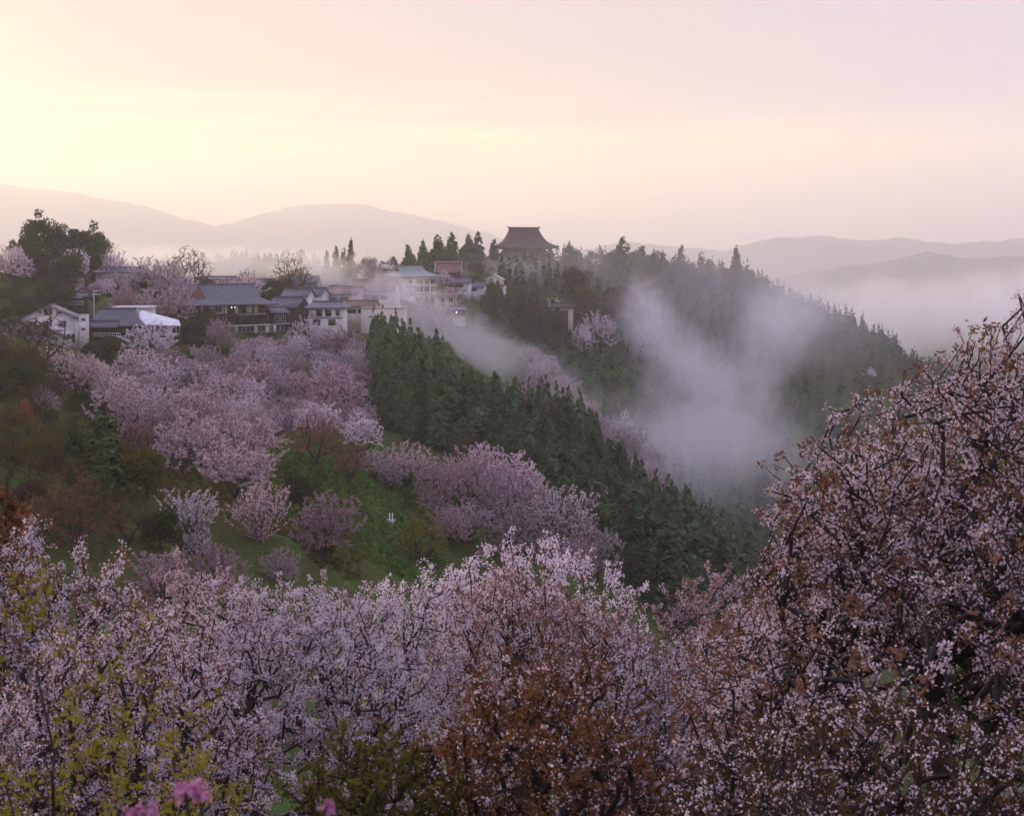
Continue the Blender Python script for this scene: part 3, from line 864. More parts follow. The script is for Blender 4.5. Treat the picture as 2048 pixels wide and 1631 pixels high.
t = house('corner_house', 'two storey plaster house with pale flat pitched roof above white cherry', 650, 652, 415, -6)
part(t, 'wall', [(-4.8, 5.2, 0, 7, -6, 5.4)], 'plaster')
loft_roof(t, [(6.3, 4.6, 0), (4.4, 0, 1.7)], 'tile', .1, 3.4, 5.45)
part(t, 'floor_beam', [(-4.9, 5.3, -.25, -.02, 2.4, 2.65)], 'timber')
window(t, -4.4, 3.0, 1.6, 1.9, 0, frame='timber', pane='shoji'); window(t, -2.6, 2.9, 1.8, 2.0, 0, frame='timber'); window(t, .1, 2.9, 1.8, 2.0, 0, bars=1, frame='timber'); window(t, 3.2, 3.0, 1.3, 1.9, 0)
window(t, -3.6, .2, 2.2, 1.8, 0, frame='timber'); window(t, 1.0, .2, 2.2, 1.8, 0, frame='timber')

tiled_house('back_row_house', 'long tiled roof in the back row left of the russet house', 660, 572, 492, 12.0, 7.0, 2.8, -8, 'x', 'timber', 2.6, 'tile', 3)
tiled_house('back_row_house', 'small gable roofed house in the back row behind the pale pink roof', 705, 574, 486, 7.0, 7.0, 2.6, 10, 'y', 'plaster', 2.6, 'tiled', 1)
tiled_house('back_row_house', 'dark roofed house tucked behind the inn and the dark bushes', 524, 572, 470, 8.0, 6.5, 2.4, 12, 'x', 'timber', 2.6, 'tiled', 2)
tiled_house('slope_house', 'small dark roofed house on the bank left of the corner house', 598, 628, 420, 6.5, 5.5, 2.0, 14, 'x', 'timber', 2.6, 'tile', 2)
# houses in the warm mist
tiled_house('russet_house', 'russet roofed house with gable end wrapped in pink mist beside hotel', 745, 581, 455, 14.0, 8.5, 3.6, -10, 'x', 'cream', 3.6, 'redroof', 4)
tiled_house('pale_roof_house', 'pale pink roofed house in mist left of russet house', 683, 588, 452, 10.5, 8.0, 2.6, -18, 'x', 'cream', 3.0, 'redroof', 2)
tiled_house('low_mist_house', 'low house just below the russet roof, almost lost in mist', 720, 612, 440, 9.0, 6.0, 1.8, -8, 'x', 'cream', 3.0, 'redroof', 2)
t = house('concrete_block', 'plain cream concrete block with two tiny windows below the russet house', 764, 672, 436, -4, 'building')
part(t, 'wall', [(-6.6, 6.6, 0, 9, -8, 8.6)], 'cream')
part(t, 'parapet', [(-6.75, 6.75, -.15, 9.1, 8.605, 9.0)], 'cream')
window(t, -4.2, 5.8, 1.3, .5, 0, bars=0, frame='cream'); window(t, -4.0, 2.2, 1.4, 1.2, 0, frame='cream')

# hotel
t = house('hotel', 'four storey cream hotel with green copper hip roof and dark window bands', 838, 609, 520, 32, 'hotel')
part(t, 'wall', [(-9.5, 7.2, 0, 12, -8, 10.4)], 'plaster')
for z, lab in ((9.0, 0), (6.2, 0), (3.1, 0)):
    part(t, 'floor_band', [(-5.0, 7.6, -.7, -.01, z - 2.3, z - 1.95)], 'concrete')
for z in (7.4, 4.5, 1.0):
    for x, w in ((-1.6, 3.4), (2.2, 2.2), (4.8, 2.2)):
        window(t, x, z, w, 2.0, 0, bars=2 if w > 3 else 1)
window(t, -4.4, 7.6, 1.8, 1.7, 0); window(t, -8.0, 7.9, 1.1, 1.0, 0, bars=0); window(t, -4.8, 4.6, 1.8, 1.4, 0, pane='shoji'); window(t, -8.2, 4.6, 1.2, 1.1, 0, bars=0)
railing(t, -1.8, 7.4, -.6, 6.85, 'whitepaint', .8, .7); railing(t, -1.8, 7.4, -.6, 3.9, 'whitepaint', .8, .7)
loft_roof(t, [(9.4, 7.6, 0), (7.6, 4.6, 1.0), (5.6, 2.8, 1.8), (5.2, 0, 3.7)], 'copper', -.8, 5.8, 10.45, gable='timber', thick=.3)
lamp(t, -3.4, -.15, 2.6, .2)
t = house('hotel_stair_block', 'boxy stair block with rooftop tanks at left end of hotel', 775, 575, 528, 6, 'building')
part(t, 'wall', [(-4.2, 2.2, 0, 7, -10, 5.0)], 'plaster')
part(t, 'rooftop_shed', [(-2.0, 2.0, 1, 5, 5.005, 7.0)], 'timber')
part(t, 'water_tank', [(-2.2, .2, .5, 4, 7.005, 8.6)], 'whitepaint')
part(t, 'water_tank', [(.7, 1.5, .6, 2, 7.005, 7.9)], 'whitepaint')
window(t, -.6, 2.2, 1.0, .8, 0, bars=0)
t = house('hotel_annex', 'flat roofed cream annex with two square windows right of hotel', 896, 609, 512, 4, 'building')
part(t, 'wall', [(-5.0, 3.3, 0, 6, -6, 3.4)], 'cream')
part(t, 'roof', [(-6.0, 4.2, -.8, 6.5, 3.405, 3.75)], 'cream')
window(t, -2.6, .8, 1.3, 1.8, 0, bars=0); window(t, .2, .8, 1.7, 1.8, 0, bars=1)
t = house('lower_hut', 'open fronted dark hut with grey roof and one lit lamp below the annex', 914, 645, 500, 0, 'hut')
part(t, 'wall', [(-2.8, 2.8, .8, 5, -5, 4.6)], 'timber')
part(t, 'base', [(-1.8, 3.0, -.2, .79, -6, 1.6)], 'concrete')
loft_roof(t, [(3.6, 3.2, 0), (2.6, 0, 1.2)], 'tile', 0, 2.6, 4.65)
railing(t, -2.0, 3.0, -.3, 1.6, 'whitepaint', .8, .6)
lamp(t, -.2, .5, 3.6, .26)

# houses before the temple
t = house('white_gable_house', 'white house with pale gable roof between hotel and temple', 985, 588, 600, -6)
part(t, 'wall', [(-6.5, 5.0, 0, 8, -6, 3.6)], 'plaster')
gable_roof(t, 7.0, 6.0, 2.2, 'metalw', .4, 5.0, 6.2, 'y', 'plaster', .6)
part(t, 'upper_wall', [(-3.1, 3.9, 2.0, 8.0, 3.605, 6.3)], 'cream')
part(t, 'lean_to_roof', [(-7.2, 5.6, -1.2, 1.95, 3.61, 4.0)], 'tile')
window(t, -5.6, .9, 2.6, 1.4, 0); window(t, -1.6, .9, 2.6, 1.4, 0); window(t, 2.2, .9, 2.0, 1.4, 0)
part(t, 'awning', [(-5.0, 1.0, -2.2, -.3, .2, .4)], 'whitepaint')
tiled_house('low_blue_roof', 'long low house with blue grey roof behind the hotel', 903, 566, 580, 15.0, 7.0, 2.2, -5, 'x', 'plaster', 2.5, 'tile', 3)
tiled_house('low_blue_roof', 'small house with steep blue grey roof below the long blue roof', 950, 574, 590, 7.0, 6.0, 2.4, -12, 'x', 'plaster', 2.5, 'tile', 1)
t = house('brown_hall', 'long brown hall with pale ridge and verges behind the hotel', 896, 553, 640, -2, 'hall')
part(t, 'wall', [(-5.6, 5.6, 0, 8, -5, 2.0)], 'timber')
gable_roof(t, 11.2, 8.0, 4.4, 'redroof', 0, 4, 1.95, 'x', 'timber', .4)
for sgn in (-1, 1):
    v = [(sgn * 6.05, -.5, 2.1), (sgn * 6.25, -.5, 2.1), (sgn * 6.25, 4.0, 6.5), (sgn * 6.05, 4.0, 6.5)]
    vv = v + [(x, y, z - .35) for x, y, z in v]
    me = bpy.data.meshes.new('verge'); me.from_pydata(vv, [], [(0, 1, 2, 3), (7, 6, 5, 4), (0, 4, 5, 1), (1, 5, 6, 2), (2, 6, 7, 3), (3, 7, 4, 0)])
    link('verge', me, t, M['plaster'])
part(t, 'ridge_cap', [(-6.3, 6.3, 3.7, 4.3, 6.6, 6.85)], 'plaster')
tiled_house('knoll_house', 'house with blue slab roof on the ridge right of temple', 1192, 540, 800, 9.5, 7.0, 6.4, 0, 'x', 'timber', 2.4, 'metalw', 2)
t = house('retaining_wall_house', 'dark roofed hut standing on a tall pale retaining wall in the wooded knoll', 1120, 622, 560, -25, 'hut')
part(t, 'wall', [(-3.6, 3.6, .5, 5, -1, 1.4)], 'plaster')
part(t, 'retaining_wall', [(-3.4, 3.4, .05, .45, -8.5, .2)], 'timber')
part(t, 'end_wall', [(3.45, 3.7, 0, 4.6, -7.5, 1.2)], 'concrete')
loft_roof(t, [(5.0, 3.8, 0), (3.2, 0, 1.8)], 'barkroof', 0, 2.6, 1.45)
window(t, -2.0, .1, 1.6, 1.1, .5)

# temple hall
t = house('temple_hall', 'great temple hall with huge curved hip and gable bark roof on the ridge', 1054, 522, 850, 6, 'temple')
part(t, 'wall', [(-13.0, 13.0, 4, 30, -6, 6.4)], 'timber')
part(t, 'upper_wall', [(-12.2, 12.2, 5.0, 29, 6.4, 9.4)], 'timber')
for i in range(8):
    x = -15.2 + i * 4.3
    part(t, 'pillar', [(x - .3, x + .3, 1.7, 2.3, -6, 3.9)], 'timber')
loft_roof(t, [(17.6, 17.0, 0), (14.8, 14.6, .8), (12.4, 12.2, 1.7)], 'barkroof', 0, 17, 3.8, name='lower_roof', thick=.4, nseg=8, lift=.5, ridge=False)
prof = [(19.6, 18.6, 0), (17.0, 16.2, .75), (14.6, 13.8, 2.0), (12.6, 11.2, 3.7), (11.2, 8.2, 5.9), (10.2, 5.4, 8.1), (9.4, 2.6, 10.2), (9.0, 0.5, 12.0)]
loft_roof(t, prof, 'barkroof', 0, 17, 8.2, thick=.6, nseg=10, lift=1.0, ridge=False)
part(t, 'ridge', [(-9.3, 9.3, 16.3, 17.7, 19.9, 20.9), (-9.9, -9.305, 16.1, 17.9, 20.0, 21.3), (9.305, 9.9, 16.1, 17.9, 20.0, 21.3)], 'barkroof')
part(t, 'bracket_band', [(-14.0, 14.0, 3.4, 30.6, 7.2, 8.1)], 'timber')
for i in range(5):
    window(t, -10.8 + i * 4.4, 6.6, 3.2, .5, 5.0, bars=3, frame='timber')

# small things on the slopes
def box_thing(name, label, cat, px, py, Y, parts, rot=0):
    t = house(name, label, px, py, Y, rot, cat)
    t.location.z = gz(t.location.x, Y)
    for nm, bx, mt in parts:
        part(t, nm, bx, mt)
    return t
t = box_thing('garden_shelter', 'dark timber shelter with thin grey roof among cherries on the slope', 'shelter', 332, 895, 232, [
    ('roof', [(-2.6, 2.6, -1.4, 2.2, 2.5, 2.68)], 'tile'), ('back_wall', [(-2.2, 2.2, 1.6, 1.75, -.5, 2.49)], 'timber'),
    ('bench', [(-1.9, 1.9, .7, 1.2, .35, .5)], 'timber')])
for x in (-2.2, 2.05):
    part(t, 'post', [(x, x + .15, -1.0, -.85, -.6, 2.49)], 'timber')
t = box_thing('notice_board', 'small blue grey board standing among olive trees at left', 'sign', 107, 918, 195, [('board', [(-.35, .35, -.04, .04, .5, 2.1)], 'slate')])
part(t, 'post', [(-.05, .05, .045, .12, -.5, 2.0)], 'timber')
t = box_thing('trellis_marker', 'little white frame of two posts and crossbars on the grass slope', 'frame', 780, 1073, 190, [])
for x in (-.1, .28):
    part(t, 'post', [(x, x + .11, -.06, .06, -.4, 1.5)], 'whitepaint')
for z, a, b in ((.55, -.62, .8), (.3, -.45, .6)):
    part(t, 'crossbar', [(a, b, -.13, -.065, z, z + .12)], 'whitepaint')
part(t, 'base_rail', [(-.3, -.19, -.5, .4, .15, .27)], 'whitepaint')
t = house('utility_pole', 'pale utility pole with two crossarms beside the white tower', 188, 640, 365, 0, 'pole')
t.location.z = gz(t.location.x, 365)
zt = (HY - 580) / F * 365 - t.location.z
part(t, 'pole', [(-.09, .09, -.09, .09, -.5, zt)], 'steel')
for dz, a, b in ((-.25, -.2, 1.9), (-1.2, -.9, 1.8)):
    part(t, 'crossarm', [(a, b, -.16, -.095, zt + dz, zt + dz + .14)], 'whitepaint')
def stairs(label, px0, Y0, px1, Y1, n, w):
    a = (px0 - HX) / F * Y0; b = (px1 - HX) / F * Y1
    p = empty('stairway', (a, Y0, gz(a, Y0))); tag(p, label, 'stairs')
    me = bm_mesh('step', [(-w / 2, w / 2, -.16, .16, -.35, .12)])
    for i in range(n):
        s = i / (n - 1)
        x, y = a + (b - a) * s, Y0 + (Y1 - Y0) * s
        o = link('step', me, p, M['step'])
        o.location = (x - a, y - Y0, gz(x, y) - gz(a, Y0) + .12)
stairs('flight of brown timber steps climbing the grass at the left edge', 8, 200, 12, 262, 34, 1.9)
stairs('short flight of brown steps climbing beside the open grass slope', 568, 214, 580, 240, 18, 1.5)

# ---------------------------------------------------------------- trees on the hillside
CH = 'cherry tree'
# kind, label, px, top, width, Y, blossom, young leaves
CHERRIES = [
    ('cherry', 'white cherry just below the weeping cherry by the white metal roof', 308, 707, 112, 322, 'white', 'olive'),
    ('cherry', 'thin white cherry over olive shrubs below the big inn', 402, 690, 92, 335, 'white', 'olive'),
    ('cherry', 'large round pale pink cherry in the middle of the left slope', 450, 735, 138, 285, 'pale', 'red'),
    ('cherry', 'wide pale pink cherry right behind the tall cedar pair', 246, 760, 150, 272, 'pale', 'red'),
    ('cherry', 'rosy budded cherry above the round pale cherry', 516, 714, 84, 318, 'pink', 'rust'),
    ('cherry', 'pale cherry between rosy cherry and wide mauve cherry', 562, 740, 104, 300, 'pale', 'red'),
    ('flat', 'wide mauve cherry at the edge of the cedar wood', 664, 737, 146, 300, 'mauve', 'red'),
    ('cherry', 'pink cherry left of the round pale cherry', 385, 782, 124, 262, 'pink', 'red'),
    ('cherry', 'pale pink cherry leaning over the dark timber shelter', 366, 818, 150, 246, 'pale', 'rust'),
    ('flat', 'broad pale pink cherry spreading above the steps', 492, 832, 166, 244, 'pale', 'red'),
    ('bud', 'red brown budding tree left of the bright white cherry', 634, 818, 124, 262, 'red', None),
    ('flat', 'bright white leaning cherry against the dark cedar wood', 724, 832, 98, 262, 'white', 'olive'),
    ('bud', 'reddish budding tree left of the timber shelter', 276, 836, 96, 240, 'red', None),
    ('cherry', 'small narrow mauve cherry at far left of the slope', 92, 776, 58, 262, 'mauve', None),
    ('cherry', 'reddish pink cherry below the bush at the white tower', 158, 708, 104, 300, 'pink', 'rust'),
    ('cherry', 'reddish pink cherry below the white gabled house', 104, 694, 100, 312, 'pink', 'rust'),
    ('star', 'starry pale cherry with radiating branches in mid slope', 522, 952, 142, 190, 'pale', 'red'),
    ('cherry', 'greyish white cherry left of the starry cherry', 378, 978, 122, 186, 'white', 'olive'),
    ('cherry', 'big mauve brown cherry right of the starry cherry', 652, 988, 152, 182, 'mauve', 'red'),
    ('cherry', 'narrow bright white cherry low on the slope above the foreground', 392, 1058, 66, 172, 'white', 'olive'),
    ('cherry', 'mauve cherry leaning right below the narrow white cherry', 436, 1088, 118, 170, 'mauve', 'red'),
    ('cherry', 'mauve cherry half hidden by the left foreground blossom', 322, 1104, 136, 150, 'mauve', 'red'),
    ('cherry', 'dim mauve cherry at the foot of the slope beside dark grass', 566, 1094, 88, 168, 'mauve', None),
    ('flat', 'drooping pale pink cherry under the broad cherry by the steps', 470, 890, 172, 222, 'pale', 'red'),
    ('cherry', 'small pale cherry beside the tall left cedar foot', 288, 972, 70, 205, 'pale', 'rust'),
    ('bud', 'brown red bare tree right of the open grass top', 704, 884, 84, 235, 'red', None),
    ('bud', 'brown bare tree at the lower edge of cedar wood', 752, 892, 76, 238, 'mauve', None),
    ('cherry', 'pink umbrella cherry with forked trunk at the grass crest', 815, 884, 104, 222, 'pink', 'rust'),
    ('cherry', 'small mauve cherry left of the umbrella cherry', 782, 922, 60, 214, 'mauve', None),
    ('cherry', 'rose tinted cherry at the upper edge of the middle grove', 942, 900, 128, 232, 'pink', 'rust'),
    ('cherry', 'pale cherry at the top right of the middle grove', 1024, 908, 140, 236, 'pale', 'red'),
    ('cherry', 'mauve cherry right of the umbrella cherry', 884, 914, 118, 226, 'mauve', 'red'),
    ('bud', 'large russet mauve tree in the heart of the middle grove', 1008, 930, 156, 220, 'mauve', 'red'),
    ('cherry', 'broad whitish pink cherry at the right of the middle grove', 1112, 974, 158, 208, 'pale', 'olive'),
    ('cherry', 'narrow white cherry in front of the dark cedar at right', 1178, 963, 80, 214, 'white', 'olive'),
    ('cherry', 'rounded pale cherry at the lower end of the grass slope', 935, 1004, 92, 192, 'pale', 'red'),
    ('cherry', 'greyish cherry low in the middle grove', 1032, 1002, 136, 198, 'mauve', 'olive'),
    ('cherry', 'small grey white cherry beside the dark green cedars', 1268, 1058, 66, 182, 'white', 'olive'),
    ('cherry', 'pale grey cherry just above the central foreground blossom', 1196, 1052, 112, 186, 'pale', 'olive'),
    ('weep', 'round whitish weeping cherry before the white metal roof', 300, 641, 118, 335, 'white', None),
    ('cherry', 'pink cherry on the ridge left of the inn roof', 334, 520, 84, 432, 'pink', None),
    ('cherry', 'light pink cherry above the grey hill house', 292, 514, 78, 436, 'pale', None),
    ('cherry', 'pink cherry on the ridge right of the tall left trees', 228, 494, 62, 436, 'pink', None),
    ('flat', 'spreading white cherry under the tall left trees', 154, 502, 58, 418, 'white', None),
    ('cherry', 'soft pink cherry at the left edge of the ridge', 26, 490, 106, 425, 'pink', None),
    ('cherry', 'dense pink cherry behind the white roofed wing', 352, 574, 84, 400, 'pink', 'rust'),
    ('cherry', 'pink cherry above the flat white roofed block', 300, 578, 70, 396, 'pink', 'rust'),
    ('cherry', 'pale pink cherry below the ridge cherries beside the inn gable', 372, 548, 74, 425, 'pale', None),
    ('cherry', 'light pink cherry left of the inn, under the half bare ridge tree', 330, 546, 66, 420, 'pale', None),
    ('cherry', 'mauve cherry below the grey hill house', 250, 572, 76, 398, 'mauve', 'red'),
    ('cherry', 'bright pink cherry behind the inn roof', 496, 548, 62, 455, 'pink', None),
    ('cherry', 'pink cherry between the inn roof and pale back house', 452, 556, 56, 445, 'pink', None),
    ('weep', 'pale full cherry below the corner house', 622, 634, 100, 384, 'pale', None),
    ('cherry', 'mauve cherry right of the pale cherry below corner house', 684, 652, 112, 372, 'mauve', 'red'),
    ('weep', 'weeping pale cherry below the inn basement', 522, 668, 62, 374, 'pale', None),
    ('bud', 'dark red budding tree beside the weeping cherry below the inn', 568, 676, 58, 360, 'red', None),
    ('cherry', 'mauve cherry before the left corner of the inn', 436, 636, 84, 378, 'mauve', 'red'),
    ('cherry', 'pale mauve cherry under the right end of the inn', 574, 690, 70, 350, 'mauve', None),
    ('cherry', 'pink cherry on the ridge right of the four cedars', 742, 514, 66, 500, 'pink', None),
    ('cherry', 'soft pink cherry on the ridge left of the hotel tanks', 776, 512, 46, 520, 'pale', None),
    ('bud', 'olive brown half bare tree on the ridge left of the four cedars', 590, 508, 100, 490, 'bare', None),
    ('cherry', 'small pink cherry behind the hotel roof', 886, 540, 46, 590, 'pink', None),
    ('bud', 'round red budding tree between hotel and blue roofs', 910, 558, 52, 560, 'red', None),
    ('cherry', 'grey pink cherry right of the hotel windows', 898, 574, 64, 540, 'mauve', None),
    ('cherry', 'pink cherry below the hotel in drifting mist', 866, 610, 88, 500, 'pink', None),
    ('cherry', 'small pale cherry by the retaining wall', 1108, 576, 34, 600, 'pale', None),
    ('cherry', 'pale cherry in mist right of the retaining wall', 1196, 622, 88, 640, 'pale', None),
    ('cherry', 'pale cherry below the retaining wall in mist', 1164, 652, 64, 620, 'pale', None),
    ('cherry', 'faint pale cherry deep in the central mist', 1290, 634, 70, 700, 'pale', None),
    ('cherry', 'pale cherry at the top of the far cherry spur', 1132, 752, 76, 460, 'pale', None),
    ('bud', 'mauve tree at the top left of the far cherry spur', 1078, 738, 66, 470, 'mauve', None),
    ('cherry', 'dusky pink cherry rising behind the cedar crest', 1040, 762, 84, 450, 'pink', 'red'),
    ('cherry', 'small white cherry above the far cherry spur', 1250, 808, 52, 470, 'white', None),
    ('cherry', 'pale cherry in the middle of the far cherry spur', 1212, 832, 84, 448, 'pale', None),
    ('cherry', 'pale cherry nearest the cedar crest on the far spur', 1172, 826, 70, 450, 'pale', None),
    ('cherry', 'mauve cherry in the lower middle of the far spur', 1258, 854, 84, 446, 'mauve', 'red'),
    ('cherry', 'dusky cherry near the foot of the far spur', 1298, 890, 68, 448, 'mauve', 'red'),
    ('cherry', 'rosy white cherry at the very foot of the far spur', 1304, 920, 76, 440, 'pink', None),
    ('cherry', 'dull pink cherry above the middle of the far spur', 1146, 788, 72, 456, 'pink', None),
    ('cherry', 'single faint white cherry on the far slope beside the right foreground tree', 1740, 733, 30, 760, 'white', None),
    ('bud', 'half bare rounded tree on the ridge above the pink cherries', 376, 494, 116, 440, 'bare', None),
    ('bud', 'thin bare tree on the ridge behind the inn', 488, 538, 60, 470, 'bare', None),
    ('bud', 'small bare tree right of the ridge cedars at far right', 1512, 548, 40, 830, 'bare', None),
]
for kd, lb, px, tp, w, Y, mt, lf in CHERRIES:
    nm = 'cherry_tree' if kd != 'bud' else 'budding_tree'
    tree_at(kd, nm, lb, CH if kd != 'bud' else 'tree', px, tp, w, Y, mt, lf, None, ratio=0.9, span=.22 if Y < 325 else .05)

# more cherries and shrubs between the named ones, nothing in the photograph tells them apart
def scatter(n, poly, spacing, seed, ymin=0):
    """points inside a polygon given in (px, Y)"""
    r = np.random.default_rng(seed)
    poly = np.array(poly, float)
    lo, hi = poly.min(0), poly.max(0)
    out = []
    def inside(x, y):
        c = False; j = len(poly) - 1
        for i in range(len(poly)):
            xi, yi = poly[i]; xj, yj = poly[j]
            if (yi > y) != (yj > y) and x < (xj - xi) * (y - yi) / (yj - yi) + xi:
                c = not c
            j = i
        return c
    grid = {}
    tries = 0
    while len(out) < n and tries < n * 25:
        tries += 1
        px, Y = r.uniform(lo[0], hi[0]), r.uniform(lo[1], hi[1])
        if r.random() > Y / hi[1] or not inside(px, Y): continue
        X = (px - HX) / F * Y
        g = (int(X // spacing), int(Y // spacing))
        if any((X - a) ** 2 + (Y - b) ** 2 < spacing ** 2 for i in (-1, 0, 1) for k in (-1, 0, 1) for a, b in grid.get((g[0] + i, g[1] + k), ())): continue
        grid.setdefault(g, []).append((X, Y)); out.append((X, Y))
    return out

rr = random.Random(5)
for X, Y in scatter(110, [(100, 310), (200, 250), (260, 222), (420, 205), (590, 245), (640, 225), (735, 262), (742, 335), (420, 325), (120, 320)], 4.6, 31):
    w = rr.uniform(5.5, 9)
    if HY - F * (gz(X, Y) + w * .85) / Y < 704: continue
    mt = rr.choice(['pale', 'mauve', 'mauve', 'white', 'pale'])
    put('cherry', 'cherry_tree', 'cherry filling the gaps between the larger cherries of the left slope', CH, X, Y, gz(X, Y), w, w * rr.uniform(.8, 1.0), mt, rr.choice(['red', 'olive', 'rust']), 'cherries filling the left slope')
for X, Y in scatter(16, [(860, 195), (960, 200), (1180, 196), (1230, 215), (1050, 245), (880, 238)], 6.0, 32):
    w = rr.uniform(5, 7.5)
    put('cherry', 'cherry_tree', 'cherry filling the gaps of the middle grove', CH, X, Y, gz(X, Y), w, w * rr.uniform(.75, .95), rr.choice(['pale', 'mauve', 'mauve', 'pink']), 'red', 'cherries of the middle grove')
for X, Y in scatter(26, [(1040, 440), (1120, 430), (1200, 425), (1330, 425), (1345, 455), (1240, 475), (1130, 490), (1050, 490)], 6.5, 33):
    w = rr.uniform(6, 9)
    put('cherry', 'cherry_tree', 'cherry in the band running down the far spur', CH, X, Y, gz(X, Y), w, w * .9, rr.choice(['pale', 'pink', 'mauve', 'pale']), None, 'cherries of the far spur')
for X, Y in scatter(24, [(20, 405), (250, 395), (560, 455), (900, 590), (880, 560), (700, 470), (300, 440), (20, 440)], 7, 34):
    w = rr.uniform(4, 6.5)
    put('cherry', 'cherry_tree', 'cherry showing between the village roofs', CH, X, Y, gz(X, Y), w, w * .9, rr.choice(['pink', 'pale', 'mauve']), None, 'cherries between the village roofs')

for X, Y in scatter(60, [(250, 300), (420, 300), (560, 305), (735, 315), (738, 375), (560, 368), (380, 352), (240, 322)], 5.0, 35):
    w = rr.uniform(5, 8.5); px_ = HX + F * X / Y
    if HY - F * (gz(X, Y) + w * .8) / Y < (690 if px_ < 470 else 668): continue
    put('cherry', 'cherry_tree', 'cherry in the crowded band just below the village houses', CH, X, Y, gz(X, Y), w, w * .8, rr.choice(['pale', 'mauve', 'pale', 'white', 'mauve']), rr.choice(['red', 'olive', 'rust']), 'cherries just below the village')

# trees told apart by place
def named(kind, name, label, cat, px, tp, w, Y, mat, ratio=None, var=None):
    return tree_at(kind, name, label, cat, px, tp, w, Y, mat, None, None, ratio, var, span=.22 if Y < 325 else .06)
for px, tp, w, Y, lb in [
        (208, 803, 100, 172, 'tall dark cedar, larger of the pair standing at left in the slope'),
        (150, 822, 58, 178, 'slim dark cedar, left of the larger cedar in the slope'),
        (14, 945, 56, 150, 'dark cedar cut by the left edge above the foreground blossom'),
        (652, 498, 24, 492, 'leftmost and lowest of the four ridge cedars above the inn cluster'),
        (672, 489, 26, 494, 'second of the four ridge cedars from the left'),
        (686, 492, 22, 498, 'third of the four ridge cedars from the left'),
        (702, 477, 32, 490, 'tallest and rightmost of the four ridge cedars'),
        (1362, 488, 34, 815, 'pointed cedar on the ridge between temple and far right cedars'),
        (1420, 517, 32, 830, 'small cedar left of the far right ridge cedar'),
        (1473, 491, 38, 825, 'tall lone cedar at the right end of the temple ridge'),
        (1262, 954, 100, 192, 'big dark cedar above the small grey white cherry'),
        (1340, 1022, 104, 170, 'left of the broad dark green cedars above the foreground'),
        (1392, 1034, 112, 174, 'broad dark green cedar in the middle of the group above the foreground'),
        (1446, 1068, 92, 172, 'right of the broad dark green cedars, behind the foreground tree'),
        (826, 664, 34, 400, 'lone cedar standing in the mist at the top of the cedar wood'),
        (1104, 596, 34, 545, 'dark cedar before the hut on the knoll, left one'),
        (1122, 604, 30, 540, 'dark cedar before the hut on the knoll, right one'),
        (992, 738, 32, 318, 'pointed cedar sticking out of the cedar wood crest'),
        (1160, 834, 36, 318, 'pointed cedar sticking out of the lower cedar wood crest')]:
    named('cedar', 'cedar_tree', lb, 'cedar', px, tp, w, Y, 'cedar', 2.6 if w < 60 else 1.9)
for px, tp, w, Y, lb in [
        (815, 488, 34, 700, 'dark pine at the left end of the row before the temple'),
        (846, 480, 36, 705, 'rounded pine in the row left of temple'),
        (875, 468, 46, 700, 'broad tall pine in the middle of the row left of temple'),
        (903, 463, 36, 700, 'tall pine with narrow top in the row left of temple'),
        (938, 466, 34, 760, 'open pine, left one of the airy pair beside the temple'),
        (956, 463, 36, 760, 'open pine, right one of the airy pair beside the temple'),
        (988, 477, 26, 790, 'small pine touching the left eave of the temple'),
        (1140, 484, 40, 800, 'pine right of the temple eave'),
        (1244, 474, 62, 790, 'broad tall pine on the ridge right of the blue slab roof'),
        (1284, 490, 46, 800, 'pine right of the broad ridge pine'),
        (1326, 504, 50, 805, 'low round pine before the pointed ridge cedar')]:
    named('pine', 'pine_tree', lb, 'pine', px, tp, w, Y, 'cedar', 2.0)
for px, tp, w, Y, mt, lb in [
        (82, 414, 100, 428, 'green', 'tallest crooked broadleaf tree on the left hilltop'),
        (58, 452, 78, 424, 'green', 'low left bough of trees under the tallest hilltop tree'),
        (128, 446, 92, 430, 'green', 'middle broadleaf tree of the left hilltop clump'),
        (180, 436, 104, 432, 'green', 'airy rounded broadleaf tree at the right of the left hilltop clump')]:
    named('airy', 'broadleaf_tree', lb, 'tree', px, tp, w, Y, mt, 1.15)
